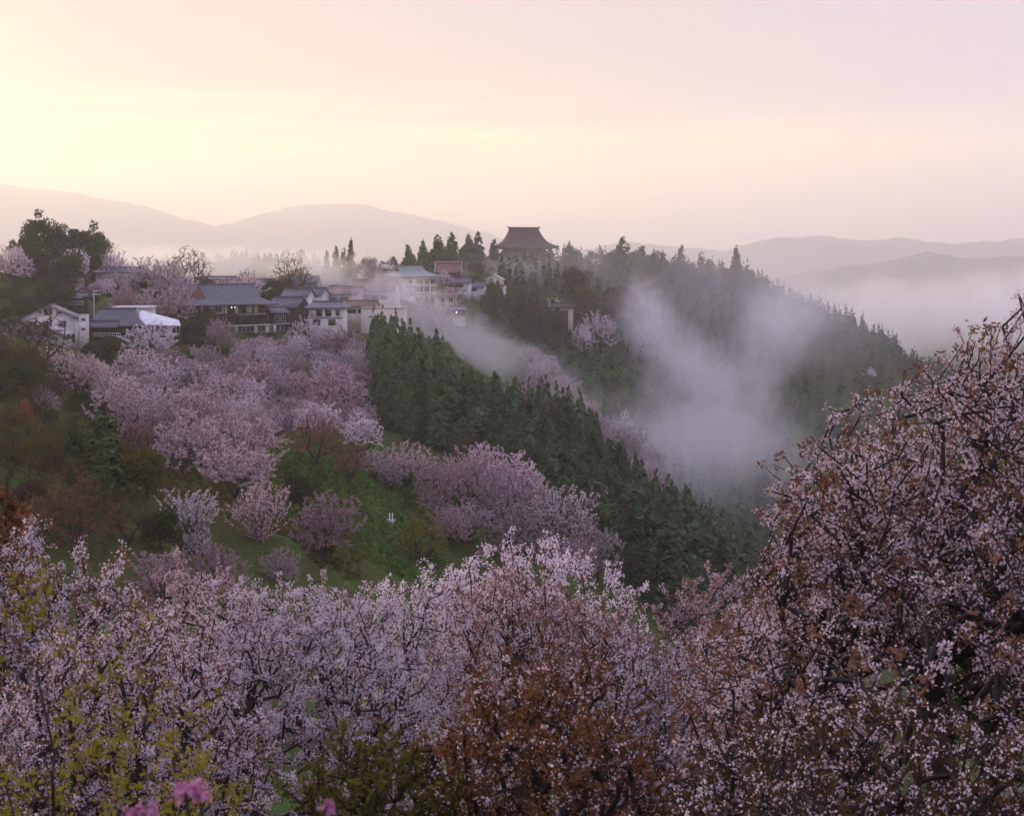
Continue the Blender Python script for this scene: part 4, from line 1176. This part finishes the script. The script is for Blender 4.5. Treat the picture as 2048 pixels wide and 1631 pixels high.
for px, tp, w, Y, mt, lb in [
        (1226, 498, 62, 792, 'green', 'dark round tree at the left of the skyline clump right of temple'),
        (1266, 492, 64, 786, 'green', 'dark tree in the middle of the skyline clump right of temple'),
        (1306, 502, 62, 798, 'green', 'dark tree at the right of the skyline clump right of temple'),
        (1346, 516, 54, 806, 'green', 'low dark tree just left of the pointed ridge cedar'),
        (1392, 536, 54, 812, 'green', 'low dark tree between the pointed ridge cedar and the small cedar'),
        (604, 934, 84, 216, 'green', 'green tree between the starry cherry and open grass'),
        (330, 742, 60, 285, 'olive', 'olive tree between white cherry and wide pale cherry'),
        (560, 800, 64, 262, 'olive', 'olive tree among the cherries above the steps'),
        (66, 488, 80, 412, 'green', 'low dark tree filling under the tallest hilltop tree'),
        (132, 496, 84, 412, 'green', 'low dark tree under the middle of the hilltop clump'),
        (192, 488, 78, 416, 'green', 'low dark tree under the right of the hilltop clump'),
        (104, 556, 96, 405, 'green', 'dark bushy tree on the bank left of the brown gable house'),
        (186, 536, 44, 410, 'green', 'dark evergreen before the grey hill house, left one'),
        (216, 530, 52, 408, 'green', 'dark evergreen before the grey hill house, right one'),
        (52, 590, 80, 395, 'green', 'dark bush on the bank above the white house'),
        (392, 622, 66, 384, 'green', 'dark green tree before the left end of the inn'),
        (200, 672, 88, 330, 'green', 'dark bush below the white tower'),
        (252, 690, 70, 330, 'olive', 'olive bush below the balcony rail'),
        (360, 690, 60, 335, 'olive', 'yellow olive shrub between two white cherries'),
        (546, 553, 50, 470, 'green', 'dark green bush behind the tiled cluster, left one'),
        (572, 552, 40, 475, 'green', 'dark green bush behind the tiled cluster, right one'),
        (1150, 526, 74, 690, 'olive', 'olive green tree right of the temple foot'),
        (1180, 570, 90, 670, 'olive', 'wide olive tree below the blue slab roof'),
        (1240, 560, 110, 700, 'bare', 'brownish tree below the broad ridge pine'),
        (320, 1010, 90, 150, 'green', 'dark green bush beside the brown leaf tree at left'),
        (60, 832, 90, 190, 'olive', 'olive tree on the left slope below the steps'),
        (40, 800, 70, 205, 'orange', 'orange brown tree at the left edge below the steps')]:
    named('broad', 'broadleaf_tree' if w > 75 else 'evergreen_bush', lb, 'tree' if w > 75 else 'bush', px, tp, w, Y, mt, 1.0)
for px, tp, w, Y, mt, lb in [
        (150, 936, 190, 132, 'brown', 'wide dim brown leaf tree behind the left foreground blossom'),
        (255, 976, 120, 128, 'bare', 'dim brown twiggy tree right of the wide brown tree'),
        (70, 985, 110, 126, 'brown', 'dim brown tree at left below the olive trees'),
        (105, 850, 80, 200, 'olive', 'olive budding tree beside the small notice board'),
        (20, 870, 90, 185, 'olive', 'olive budding tree cut by the left edge'),
        (850, 1013, 124, 188, 'yellow', 'yellow olive shrub on the lower grass slope'),
        (930, 868, 90, 268, 'bare', 'brown budding tree at the lower edge of the cedar wood')]:
    named('bud', 'budding_tree', lb, 'tree', px, tp, w, Y, mt, 0.95)
# old tree with bare arms before the white house
r_ = np.random.default_rng(77)
tr = np.array([[0, 0, -1], [.1, 0, 1.2], [.5, 0, 2.2]])
P = [tuple(p) for p in tr]; par = [-1, 0, 1]
def limb(start, pts):
    j = start
    for p in pts:
        P.append(p); par.append(j); j = len(P) - 1
    return j
e1 = limb(2, [(2.0, .2, 3.2), (4.2, .4, 4.4), (6.3, .5, 6.2), (7.6, .4, 7.6)])
e2 = limb(1, [(.9, .3, 4.0), (1.6, .4, 6.4), (2.9, .5, 9.0), (4.1, .4, 11.2), (5.0, .4, 12.8)])
e3 = limb(7, [(0.2, .1, 7.8), (-1.2, 0, 9.4), (-2.0, 0, 10.8)])
e4 = limb(4, [(4.6, .2, 6.0), (4.8, .1, 7.6)])
Pm = np.array(P); n0 = len(Pm)
tips = Pm[[e1, e2, e3, e4, 5, 10, 9]]
pts = np.concatenate([c_ + r_.normal(size=(60, 3)) * np.array([1.7, 1.2, 1.3]) for c_ in tips])
cnts = np.ones(n0 + len(pts)); PP = np.concatenate([Pm, pts]); parr = np.array(par + [0] * len(pts))
for k in range(n0, len(PP)):
    d = np.linalg.norm(PP[3:k] - PP[k], axis=1); parr[k] = 3 + int(np.argmin(d))
for k in range(len(PP) - 1, 0, -1):
    if k >= n0: cnts[parr[k]] += cnts[k]
for k in range(n0 - 1, 0, -1): cnts[parr[k]] += cnts[k]
V, Fq = tubes(PP, parr, 0.026 * cnts ** 0.5, 0, 5)
Y0 = 262; X0 = (55 - HX) / F * Y0
root = empty('old_cherry_tree', (X0, Y0, gz(X0, Y0)), 0, (.86, .86, .86)); tag(root, 'old cherry with thick bare forking arms before the white gabled house', CH)
link('trunk', np_mesh('trunk', V, Fq, smooth=True), root, M['bark'])
cc, _ = on_twigs(r_, PP, parr, cnts, 1500, 3)
Vf, Ff = leaves(r_, cc, .2, 1, .12); o = link('crown', np_mesh('crown', Vf, Ff, r_.random(len(Ff))), root, M['pale']); o['kind'] = 'stuff'

# ---------------------------------------------------------------- woods
spur = [(738, 340), (748, 405), (830, 400), (940, 375), (1100, 360), (1300, 345), (1500, 330), (1560, 240), (1500, 196), (1330, 196), (1240, 222), (1140, 240), (1060, 255), (930, 262), (840, 268), (770, 285), (742, 300)]
pts = scatter(760, spur, 3.5, 41)
pts.sort(key=lambda p: p[1])
def vis_key(p):   # nearest first
    return p[1]
near, rest = pts[:290], pts[290:]
for X, Y in near:
    h = 8 + 6 * rr.random() ** 1.5; w = h * rr.uniform(.40, .56)
    put('cedar', 'cedar_tree', 'dark green cedar packed among others in the wood on the central spur', 'cedar', X, Y, gz(X, Y), w, h, 'cedar', None, 'cedars of the wood on the central spur')

for X, Y in scatter(16, [(760, 300), (900, 275), (1100, 250), (1300, 215), (1400, 300), (1000, 340), (800, 360)], 9, 57):
    w = rr.uniform(6, 9)
    put('bud', 'budding_tree', 'brown olive budding tree scattered in the cedar wood on the spur', 'tree', X, Y, gz(X, Y), w, w * 1.2, rr.choice(['olive', 'bare', 'bare']), None, 'budding trees in the cedar wood')

def low_cedar(r, n=40):
    """one light cedar for the distant woods: ragged tiers of pointed sprays"""
    V = []
    for i in range(n):
        t = 1 - math.sqrt(r.random()); a = r.uniform(0, 6.28)
        Rr = 0.5 * (1 - t) ** .75 * r.uniform(.8, 1.2)
        x, y = math.cos(a), math.sin(a)
        w = .12 + .25 * (1 - t)
        b = np.array([x * Rr * .1, y * Rr * .1, t + .07]); e = np.array([x * Rr, y * Rr, t - .04])
        s = np.array([-y, x, 0]) * w * .5
        V += [b, (b + e) / 2 + s, e, (b + e) / 2 - s]
    return np.array(V)
def wood(name, label, pts, hr, wr, seed, mat='cedar', n=40):
    r = np.random.default_rng(seed)
    variants = [low_cedar(r, n) for _ in range(8)]
    VV, T = [], []
    zs = zfun(np.array([p[0] for p in pts]), np.array([p[1] for p in pts]))
    for i, (X, Y) in enumerate(pts):
        v = variants[i % 8].copy()
        a = r.uniform(0, 6.28); ca, sa = math.cos(a), math.sin(a)
        h = r.uniform(*hr); w = h * r.uniform(*wr)
        x, y = v[:, 0] * ca - v[:, 1] * sa, v[:, 0] * sa + v[:, 1] * ca
        VV.append(np.stack([x * w + X, y * w + Y, v[:, 2] * h * 1.02 + zs[i]], 1))
        T.append(np.clip(r.normal(.45, .22) + r.normal(0, .2, len(v) // 4), 0, 1))
    V = np.concatenate(VV)
    o = link(name, np_mesh(name, V, np.arange(len(V)).reshape(-1, 4), np.concatenate(T)), None, M[mat])
    return tag(o, label, None, None, 'stuff')
wood('cedar_wood', 'rest of the dense dark cedar wood over the crest of the central spur', rest, (8, 13.5), (.42, .56), 51, n=150)
far = scatter(3000, [(1010, 600), (1000, 700), (1100, 780), (1300, 850), (1500, 900), (1900, 1000), (2200, 1000), (2200, 600), (1900, 420), (1560, 330), (1480, 380), (1380, 420), (1360, 480), (1240, 500), (1100, 520), (960, 520), (1000, 560)], 6.0, 42)
wood('far_wood', 'misty conifer wood covering the far slope below the temple ridge', far, (7.5, 12.5), (.45, .68), 52, n=44)
back = scatter(520, [(1380, 1600), (1560, 1500), (2250, 1500), (2250, 1850), (1380, 1850)], 9, 43)
wood('back_wood', 'hazy wood on the hills beyond the temple ridge at right', back, (10, 19), (.4, .6), 53, n=34)
backl = scatter(420, [(-100, 1020), (640, 1020), (700, 1100), (640, 1180), (-100, 1180)], 8, 44)
wood('back_wood', 'hazy wood on low hills behind the village at left', backl, (4, 9), (.8, 1.3), 54, n=34)
knoll = scatter(60, [(960, 540), (1010, 530), (1120, 545), (1140, 600), (1060, 640), (990, 620)], 5.0, 45)
for X, Y in knoll:
    h = rr.uniform(9, 14)
    put('cedar' if rr.random() < .7 else 'broad', 'cedar_tree', 'dark tree crowded on the knoll below the temple', 'tree', X, Y, gz(X, Y), h * .42, h, rr.choice(['cedar', 'cedar', 'olive']), None, 'trees of the knoll below the temple')
ridge = scatter(70, [(700, 620), (800, 660), (960, 720), (1010, 800), (1160, 790), (1500, 810), (1560, 850), (1250, 840), (1000, 830), (800, 760), (690, 690)], 7.0, 46)
for X, Y in ridge:
    if 940 < HX + F * X / Y < 1130 and Y > 740: continue
    h = rr.uniform(6.5, 10.5)
    put('broad' if rr.random() < .6 else 'pine', 'ridge_tree', 'dim small tree along the temple ridge top', 'tree', X, Y, gz(X, Y), h * .8, h, rr.choice(['green', 'cedar', 'olive', 'bare']), None, 'small trees along the temple ridge')
slope = scatter(120, [(-40, 135), (120, 132), (320, 150), (240, 200), (160, 260), (60, 300), (-40, 300)], 3.6, 47)
for X, Y in slope:
    w = rr.uniform(3, 6)
    put(rr.choice(['bud', 'broad', 'bud']), 'slope_tree', 'olive budding tree in the thicket on the far left slope', 'tree', X, Y, gz(X, Y), w, w * 1.05, rr.choice(['olive', 'olive', 'green', 'green', 'bare']), None, 'thicket on the far left slope')
bank = scatter(80, [(-30, 360), (60, 350), (150, 370), (300, 385), (420, 395), (420, 370), (740, 400), (745, 360), (300, 345), (150, 330), (-30, 335)], 4.2, 48)
for X, Y in bank:
    w = rr.uniform(3.5, 6.5)
    put('broad', 'bank_bush', 'dark green bush on the banks between village houses', 'bush', X, Y, gz(X, Y), w, w * .75, rr.choice(['green', 'green', 'olive']), None, 'bushes on the village banks')

hill = scatter(80, [(-60, 380), (120, 385), (300, 395), (420, 415), (560, 440), (560, 470), (300, 455), (120, 440), (-60, 450)], 4.6, 50)
for X, Y in hill:
    w = rr.uniform(4, 6.5); px_ = HX + F * X / Y
    if 120 < px_ < 300 and Y < 400: w *= .7
    put(rr.choice(['broad', 'broad', 'bud', 'airy']), 'hilltop_tree', 'dim small tree on the banks of the left hilltop', 'tree', X, Y, gz(X, Y), w, w * .85, rr.choice(['green', 'green', 'olive', 'mauve', 'bare', 'red']), None, 'small trees on the left hilltop banks')
fill = scatter(46, [(880, 500), (960, 500), (1010, 560), (1010, 700), (960, 780), (780, 700), (760, 600), (860, 640), (960, 640)], 6.0, 49)
for X, Y in fill:
    w = rr.uniform(4, 7)
    put(rr.choice(['broad', 'bud', 'cherry', 'broad']), 'roadside_tree', 'small dim tree between the hotel and the temple', 'tree', X, Y, gz(X, Y), w, w * .95, rr.choice(['green', 'olive', 'mauve', 'bare', 'cedar']), None, 'small trees between hotel and temple')

# grass and low growth that nobody could count
def tufts(name, label, n, poly, seed, size, mat):
    r = np.random.default_rng(seed)
    poly = np.array(poly, float)
    # uniform over a quad in (px, Y)
    u, v = r.random((n, 1)), r.random((n, 1))
    p = (poly[0] * (1 - u) + poly[1] * u) * (1 - v) + (poly[3] * (1 - u) + poly[2] * u) * v
    Y = p[:, 1]; X = (p[:, 0] - HX) / F * Y
    c = np.stack([X, Y, zfun(X, Y) + size * .15], 1)
    V, Fq = leaves(r, c, size, 2, size * .3, -.2, 1.6)
    o = link(name, np_mesh(name, V, Fq, np.clip(r.normal(.5, .3, len(Fq)), 0, 1)), None, M[mat])
    return tag(o, label, None, None, 'stuff')
tufts('grass', 'fresh green grass on the open slope below the cedar wood', 15000, [(520, 170), (900, 175), (840, 240), (560, 245)], 61, .45, 'grass')
tufts('undergrowth', 'brown leaf litter and low growth under the foreground trees', 20000, [(-1500, 12), (3600, 12), (2300, 75), (-250, 75)], 63, .5, 'bronze')
tufts('undergrowth', 'dark low undergrowth under the cherries of the left slope', 19000, [(-20, 150), (720, 160), (740, 340), (-20, 330)], 62, .6, 'olive')

# ---------------------------------------------------------------- foreground trees
def add_shoots(r, P, par, cnt, n, ln, ctr, steps=3):
    tips = np.where(cnt[1:] <= 2)[0] + 1
    d0 = unit(P[tips] - ctr)
    far_ = np.linalg.norm((P[tips] - ctr), axis=1)
    w = np.clip(far_ - np.percentile(far_, 30), 0.01, None) * np.clip(d0[:, 2] + .6, .05, None)
    pick = r.choice(len(tips), n, p=w / w.sum())
    newP, newpar = [P], [par]
    k = len(P)
    for j in pick:
        d = unit(d0[j] + np.array([0, 0, .15]) + r.normal(size=3) * .4)
        last = tips[j]; pos = P[last]
        L = ln * r.uniform(.4, 1.3) / steps
        for s in range(steps):
            pos = pos + d * L + r.normal(size=3) * L * .15
            newP.append(pos[None]); newpar.append(np.array([last])); last = k; k += 1
    P2 = np.concatenate(newP); p2 = np.concatenate(newpar)
    return P2, p2

def front_tree(name, label, px, ptop, wpx, Y, seed, blossom, leaf, nflow, nleaf, size=.11, lsize=.13, nodes=1500, c=.58, rz=.44, low=-.75, amp=.26, shell=3.2, bf=.42, shoots=110, sl=.4, per=2, cat='cherry tree', wood=.0075, r0=.0072, spread=.05, fork=.2, lper=2, tipleaf=False, shear=0.0):
    r = np.random.default_rng(seed)
    X = (px - HX) / F * Y; g = gz(X, Y)
    Wm = wpx * Y / F; H = (HY - ptop) / F * Y - g
    pts = crown_points(r, nodes, Wm, H, low, c, rz, shell, amp)
    pts = pts[pts[:, 2] > .12 * H]
    pts[:, 0] += shear * (pts[:, 2] - .45 * H)
    h = fork * H
    trunk = np.array([[0, 0, -.5], [.02 * Wm * r.normal(), .02 * Wm * r.normal(), h * .5], [.04 * Wm * r.normal(), .04 * Wm * r.normal(), h]])
    P, par, cnt = grow(pts, trunk, bf)
    ctr = np.array([0, 0, c * H])
    # twigs bow a little
    P[3:] += r.normal(size=P[3:].shape) * .012 * Wm
    if shoots:
        P, par = add_shoots(r, P, par, cnt, shoots, sl, ctr)
    cnt = np.ones(len(P))
    for k in range(len(P) - 1, 0, -1):
        cnt[par[k]] += cnt[k]
    rad = np.maximum(r0 * cnt ** .5, .007)
    root = empty(name, (X, Y, g)); tag(root, label, cat)
    V, Fq = tubes(P, par, rad, wood, 4)
    link('trunk', np_mesh('trunk', V, Fq, smooth=True), root, M['bark'])
    if nflow:
        nb = nflow // 4
        c1, k1 = on_twigs(r, P, par, cnt, nb, 14)
        Vf, Ff = leaves(r, c1, size, per * 4, spread * 1.15, .3)
        cl = np.repeat(np.clip(r.normal(.35, .28, nb), 0, 1), per * 4)
        o = link('crown', np_mesh('crown', Vf, Ff, np.clip(cl + r.normal(0, .15, len(Ff)), 0, 1)), root, M[blossom]); o['kind'] = 'stuff'
    if nleaf:
        c2, _ = on_twigs(r, P, par, cnt, nleaf, 2 if tipleaf else 8)
        if tipleaf:
            tp = np.where(cnt <= 1.5)[0]; tp = tp[tp > 2]
            c2 = P[r.choice(tp, nleaf)] + r.normal(size=(nleaf, 3)) * .045
        Vl, Fl = leaves(r, c2, lsize, lper, spread * 1.2, .2, 1.6)
        o = link('young_leaves' if nflow else 'crown', np_mesh('young_leaves', Vl, Fl, r.random(len(Fl))), root, M[leaf]); o['kind'] = 'stuff'
    return root

front_tree('cherry_tree', 'white blossoming foreground cherry with long sprays at the left edge', 30, 1120, 560, 33, 301, 'white', 'brown', 22000, 5000, size=.062, lsize=.08, c=.62, shoots=180, sl=.6)
front_tree('cherry_tree', 'broad white foreground cherry with dark forked limbs, left of centre', 600, 1196, 700, 42, 302, 'white', 'rust', 44000, 5000, size=.07, lsize=.075, nodes=3000, c=.60, shoots=150, sl=.4)
front_tree('cherry_tree', 'white topped cherry behind the russet tree in the centre foreground', 985, 1072, 620, 62, 303, 'white', 'rust', 29000, 3000, size=.10, lsize=.1, nodes=2200, c=.60, shoots=120, sl=.5, spread=.07)
front_tree('cherry_tree', 'russet leaved tree with few blossoms in the centre foreground', 1085, 1150, 540, 51, 304, 'pale', 'rust', 18000, 12000, size=.075, lsize=.085, nodes=2100, c=.62, shoots=180, sl=.45, bf=.5)
front_tree('cherry_tree', 'rosy foreground cherry between the russet tree and the big right tree', 1430, 1176, 440, 54, 305, 'pink', 'rust', 19000, 6000, size=.085, lsize=.085, nodes=1700, c=.60, shoots=160)
front_tree('cherry_tree', 'dusky rose cherry in shade left of the big right tree trunk', 1560, 1240, 470, 43, 306, 'pink', 'brown', 18000, 6500, size=.07, lsize=.07, nodes=1700, c=.58, shoots=140)
front_tree('cherry_tree', 'tall big foreground cherry with bronze leaves and pink blossom filling the right edge', 1930, 604, 1480, 26, 307, 'rosy', 'brown', 50000, 7000, size=.056, lsize=.075, nodes=5400, c=.60, rz=.44, low=-.8, amp=.5, shoots=520, sl=.55, bf=.32, spread=.045, tipleaf=True, lper=3, shear=.30, fork=.24, r0=.0075)
front_tree('cherry_tree', 'mauve cherry with brown leaves below the white cherry at left', 190, 1262, 640, 25, 308, 'pale', 'brown', 26000, 9000, size=.046, lsize=.05, nodes=1800, c=.58, shoots=160, sl=.5, spread=.035)
front_tree('cherry_tree', 'orange brown leaved tree with scattered pink blossom at bottom centre', 1120, 1398, 640, 21, 309, 'pale', 'orange', 7000, 14000, size=.046, lsize=.058, nodes=1500, c=.6, shoots=160, sl=.5, spread=.03)
front_tree('cherry_tree', 'dark bronze leaved tree with white flower sprays at bottom right', 1730, 1462, 880, 17.5, 310, 'pale', 'bronze', 9000, 11000, size=.042, lsize=.052, nodes=1600, c=.6, shoots=180, sl=.4, spread=.03)
front_tree('maple_shrub', 'yellow green leafed shrub blurred close at bottom left', 130, 1250, 900, 11, 311, 'yellow', 'yellow', 0, 2600, lsize=.036, nodes=520, c=.55, shoots=70, sl=.4, cat='shrub', spread=.03, amp=.5, lper=3, r0=.0018, wood=.008)
front_tree('olive_shrub', 'dull green leafed shrub at bottom between the white and orange trees', 770, 1545, 380, 20, 312, 'olive', 'olive', 0, 4500, lsize=.075, nodes=700, shoots=60, sl=.4, cat='shrub', spread=.04)
front_tree('orange_leaf_tree', 'orange leaved tree top peeping in at the left edge above white sprays', -30, 1012, 260, 38, 313, 'orange', 'orange', 0, 4200, lsize=.14, nodes=600, c=.62, shoots=80, cat='tree', spread=.06)
front_tree('cherry_tree', 'rosy small cherry top between left sprays and the broad white cherry', 400, 1160, 300, 52, 314, 'pink', 'rust', 13000, 2500, size=.085, lsize=.08, nodes=900, c=.62, shoots=140, sl=.6)
front_tree('dark_broadleaf', 'dark green tree showing through the big right cherry', 1960, 930, 220, 46, 315, 'green', 'green', 0, 6000, lsize=.2, nodes=600, c=.62, shoots=0, cat='tree', spread=.1, low=-.9)
front_tree('olive_tree', 'yellow olive tree behind the big right cherry at the edge', 2080, 900, 260, 52, 316, 'olive', 'yellow', 0, 5000, lsize=.2, nodes=600, c=.62, shoots=0, cat='tree', spread=.1, low=-.9)
front_tree('cherry_tree', 'pale cherry low in the gap right of the russet tree', 1330, 1330, 420, 44, 317, 'white', 'rust', 13000, 2000, size=.075, lsize=.07, nodes=1300, c=.6, shoots=100)

# pink flowering sapling right below the camera, out of focus
def flower_sapling():
    r = np.random.default_rng(330)
    X, Y = (430 - HX) / F * 4.8, 4.8
    g = gz(X, Y)
    root = empty('pink_sapling', (X, Y, g)); tag(root, 'deep pink flowers on a sapling blurred at the bottom edge', 'sapling')
    tgt = [at(372, 1582, 4.8), at(285, 1627, 4.6), at(655, 1612, 5.0), at(402, 1592, 4.8)]
    P = [(0, 0, -.2), (.03, 0, 1.2), (.0, .05, 2.4)]; par = [-1, 0, 1]
    ends = []
    for t_ in tgt:
        q = np.array(t_) - np.array([X, Y, g])
        a = np.array(P[2]); j = 2
        for s in (.35, .7, 1.0):
            P.append(tuple(a + (q - a) * s + np.array([0, 0, -.05 * math.sin(s * 3.14)]))); par.append(j); j = len(P) - 1
        ends.append(q)
    V, Fq = tubes(np.array(P), np.array(par), np.array([.03, .026, .02] + [.010, .008, .006] * 4), 0, 6)
    link('trunk', np_mesh('trunk', V, Fq, smooth=True), root, M['bark'])
    for q, n, sp in zip(ends, (44, 40, 20, 16), ((.026, .02, .010), (.030, .02, .010), (.014, .02, .014), (.012, .02, .010))):
        c_ = q + r.normal(size=(n, 3)) * np.array(sp)
        Vf, Ff = leaves(r, c_, .026, 2, .008, .3)
        o = link('flower_cluster', np_mesh('flower_cluster', Vf, Ff, r.random(len(Ff))), root, M['deep']); o['kind'] = 'stuff'
flower_sapling()

# ---------------------------------------------------------------- air
HZ = (0.99, 0.97, 0.985, 1)
def box_obj(name, x0, x1, y0, y1, z0, z1, mat):
    v = [(x, y, z) for z in (z0, z1) for y in (y0, y1) for x in (x0, x1)]
    f = [(0, 2, 3, 1), (4, 5, 7, 6), (0, 1, 5, 4), (2, 6, 7, 3), (0, 4, 6, 2), (1, 3, 7, 5)]
    return link(name, np_mesh(name, v, f), None, mat)
m, n, l, out = new_mat('haze_air')
pv = n.new('ShaderNodeVolumePrincipled')
pv.inputs['Color'].default_value = HZ; pv.inputs['Density'].default_value = 0.00016; pv.inputs['Anisotropy'].default_value = 0.4
l.new(pv.outputs[0], out.inputs['Volume'])
hz = box_obj('haze', -16500, 16500, -110, 17900, -160, 900, m)
tag(hz, 'thin pale haze filling the whole valley and dimming far ridges', None, None, 'stuff')

def mist(label, px, py, Y, rx, ry, rz, dens, seed, scale=4.2, thr=.30, tilt=0.0, yaw=0.0, soft=.45):
    bm = bmesh.new(); bmesh.ops.create_icosphere(bm, subdivisions=3, radius=1.0)
    me = bpy.data.meshes.new('mist_bank'); bm.to_mesh(me); bm.free()
    m, n, l, out = new_mat('mist_air')
    tc = n.new('ShaderNodeTexCoord')
    ln = n.new('ShaderNodeVectorMath'); ln.operation = 'LENGTH'; l.new(tc.outputs['Object'], ln.inputs[0])
    fo = n.new('ShaderNodeMapRange'); fo.interpolation_type = 'SMOOTHSTEP'
    fo.inputs['From Min'].default_value = 1.0; fo.inputs['From Max'].default_value = .15
    l.new(ln.outputs['Value'], fo.inputs['Value'])
    mp = n.new('ShaderNodeMapping'); mp.inputs['Location'].default_value = (seed * 3.1, seed * 1.7, seed * .9)
    k = scale / max(rx, ry, rz)
    mp.inputs['Scale'].default_value = (rx * k, ry * k, rz * k * .8)
    l.new(tc.outputs['Object'], mp.inputs[0])
    no = n.new('ShaderNodeTexNoise'); no.inputs['Scale'].default_value = 1.0; no.inputs['Detail'].default_value = 5
    no.inputs['Roughness'].default_value = .62; no.inputs['Distortion'].default_value = 1.1
    l.new(mp.outputs[0], no.inputs['Vector'])
    # noise eats the bank away from outside in
    ad = n.new('ShaderNodeMath'); ad.operation = 'MULTIPLY_ADD'; ad.inputs[1].default_value = .38
    l.new(fo.outputs[0], ad.inputs[0]); l.new(no.outputs['Fac'], ad.inputs[2])
    sm = n.new('ShaderNodeMapRange'); sm.interpolation_type = 'SMOOTHSTEP'
    sm.inputs['From Min'].default_value = thr + .22; sm.inputs['From Max'].default_value = thr + .22 + soft
    l.new(ad.outputs[0], sm.inputs['Value'])
    mu = n.new('ShaderNodeMath'); mu.operation = 'MULTIPLY'; l.new(sm.outputs[0], mu.inputs[0])
    f2 = n.new('ShaderNodeMath'); f2.operation = 'MULTIPLY'; f2.use_clamp = True; f2.inputs[1].default_value = 2.6; l.new(fo.outputs[0], f2.inputs[0]); l.new(f2.outputs[0], mu.inputs[1])
    m2 = n.new('ShaderNodeMath'); m2.operation = 'MULTIPLY'; m2.inputs[1].default_value = dens; l.new(mu.outputs[0], m2.inputs[0])
    pv = n.new('ShaderNodeVolumePrincipled'); pv.inputs['Color'].default_value = (.985, .97, .99, 1); pv.inputs['Anisotropy'].default_value = .5
    l.new(m2.outputs[0], pv.inputs['Density']); l.new(pv.outputs[0], out.inputs['Volume'])
    o = link('mist_bank', me, None, m)
    o.location = at(px, py, Y); o.scale = (rx, ry, rz); o.rotation_euler = (0, R(tilt), R(yaw))
    tag(o, label, None, None, 'stuff')
    return o
mist('warm mist drifting between the russet house and the hotel', 770, 590, 450, 26, 18, 12, .06, 1)
mist('pale mist tongue flowing off the village down behind the cedar crest', 915, 692, 455, 48, 30, 19, .034, 2, tilt=26)
mist('thin mist lying below the tongue behind the cedar crest', 1060, 740, 500, 40, 30, 14, .022, 3, tilt=24)
mist('warm tipped mist plume rising before the ridge pines', 1285, 640, 650, 22, 24, 30, .045, 5, 4.4)
mist('mist sheet sliding down below the plume', 1350, 690, 610, 46, 32, 20, .027, 4, 5.2, tilt=38)
mist('thickest mist in the heart of the valley', 1420, 775, 570, 50, 40, 26, .026, 14, 5.0, tilt=20)
mist('mist arm reaching up to the right from the valley heart', 1530, 700, 620, 28, 32, 40, .023, 15, 4.8, tilt=32)
mist('mist wisps climbing the slope under the far right cedars', 1580, 620, 690, 40, 30, 24, .030, 6)
mist('low mist lying on the dark valley floor', 1420, 880, 530, 56, 44, 20, .018, 16, 5.0)
mist('pale veil over the whole wooded slope below the temple ridge', 1300, 640, 740, 180, 90, 56, .006, 17, 3.0, thr=.18)
mist('broad bright mist filling the valley beyond the ridge at right', 1760, 640, 1250, 230, 160, 55, .014, 7)
mist('bright mist at the right edge before the far hills', 2050, 620, 1300, 190, 120, 60, .014, 8)
mist('rosy mist over low hills behind the village at left', 430, 530, 900, 120, 70, 19, .02, 9)
mist('rosy mist wisp behind the left hilltop trees', 270, 520, 800, 60, 50, 15, .02, 10)
mist('rosy mist wisp at the foot of the temple', 1040, 570, 690, 26, 24, 17, .05, 11)
mist('thin warm mist over the trees beside the four ridge cedars', 630, 540, 480, 26, 18, 11, .06, 12)
mist('dim blue mist deep in the valley floor', 1380, 900, 480, 70, 70, 34, .012, 13)
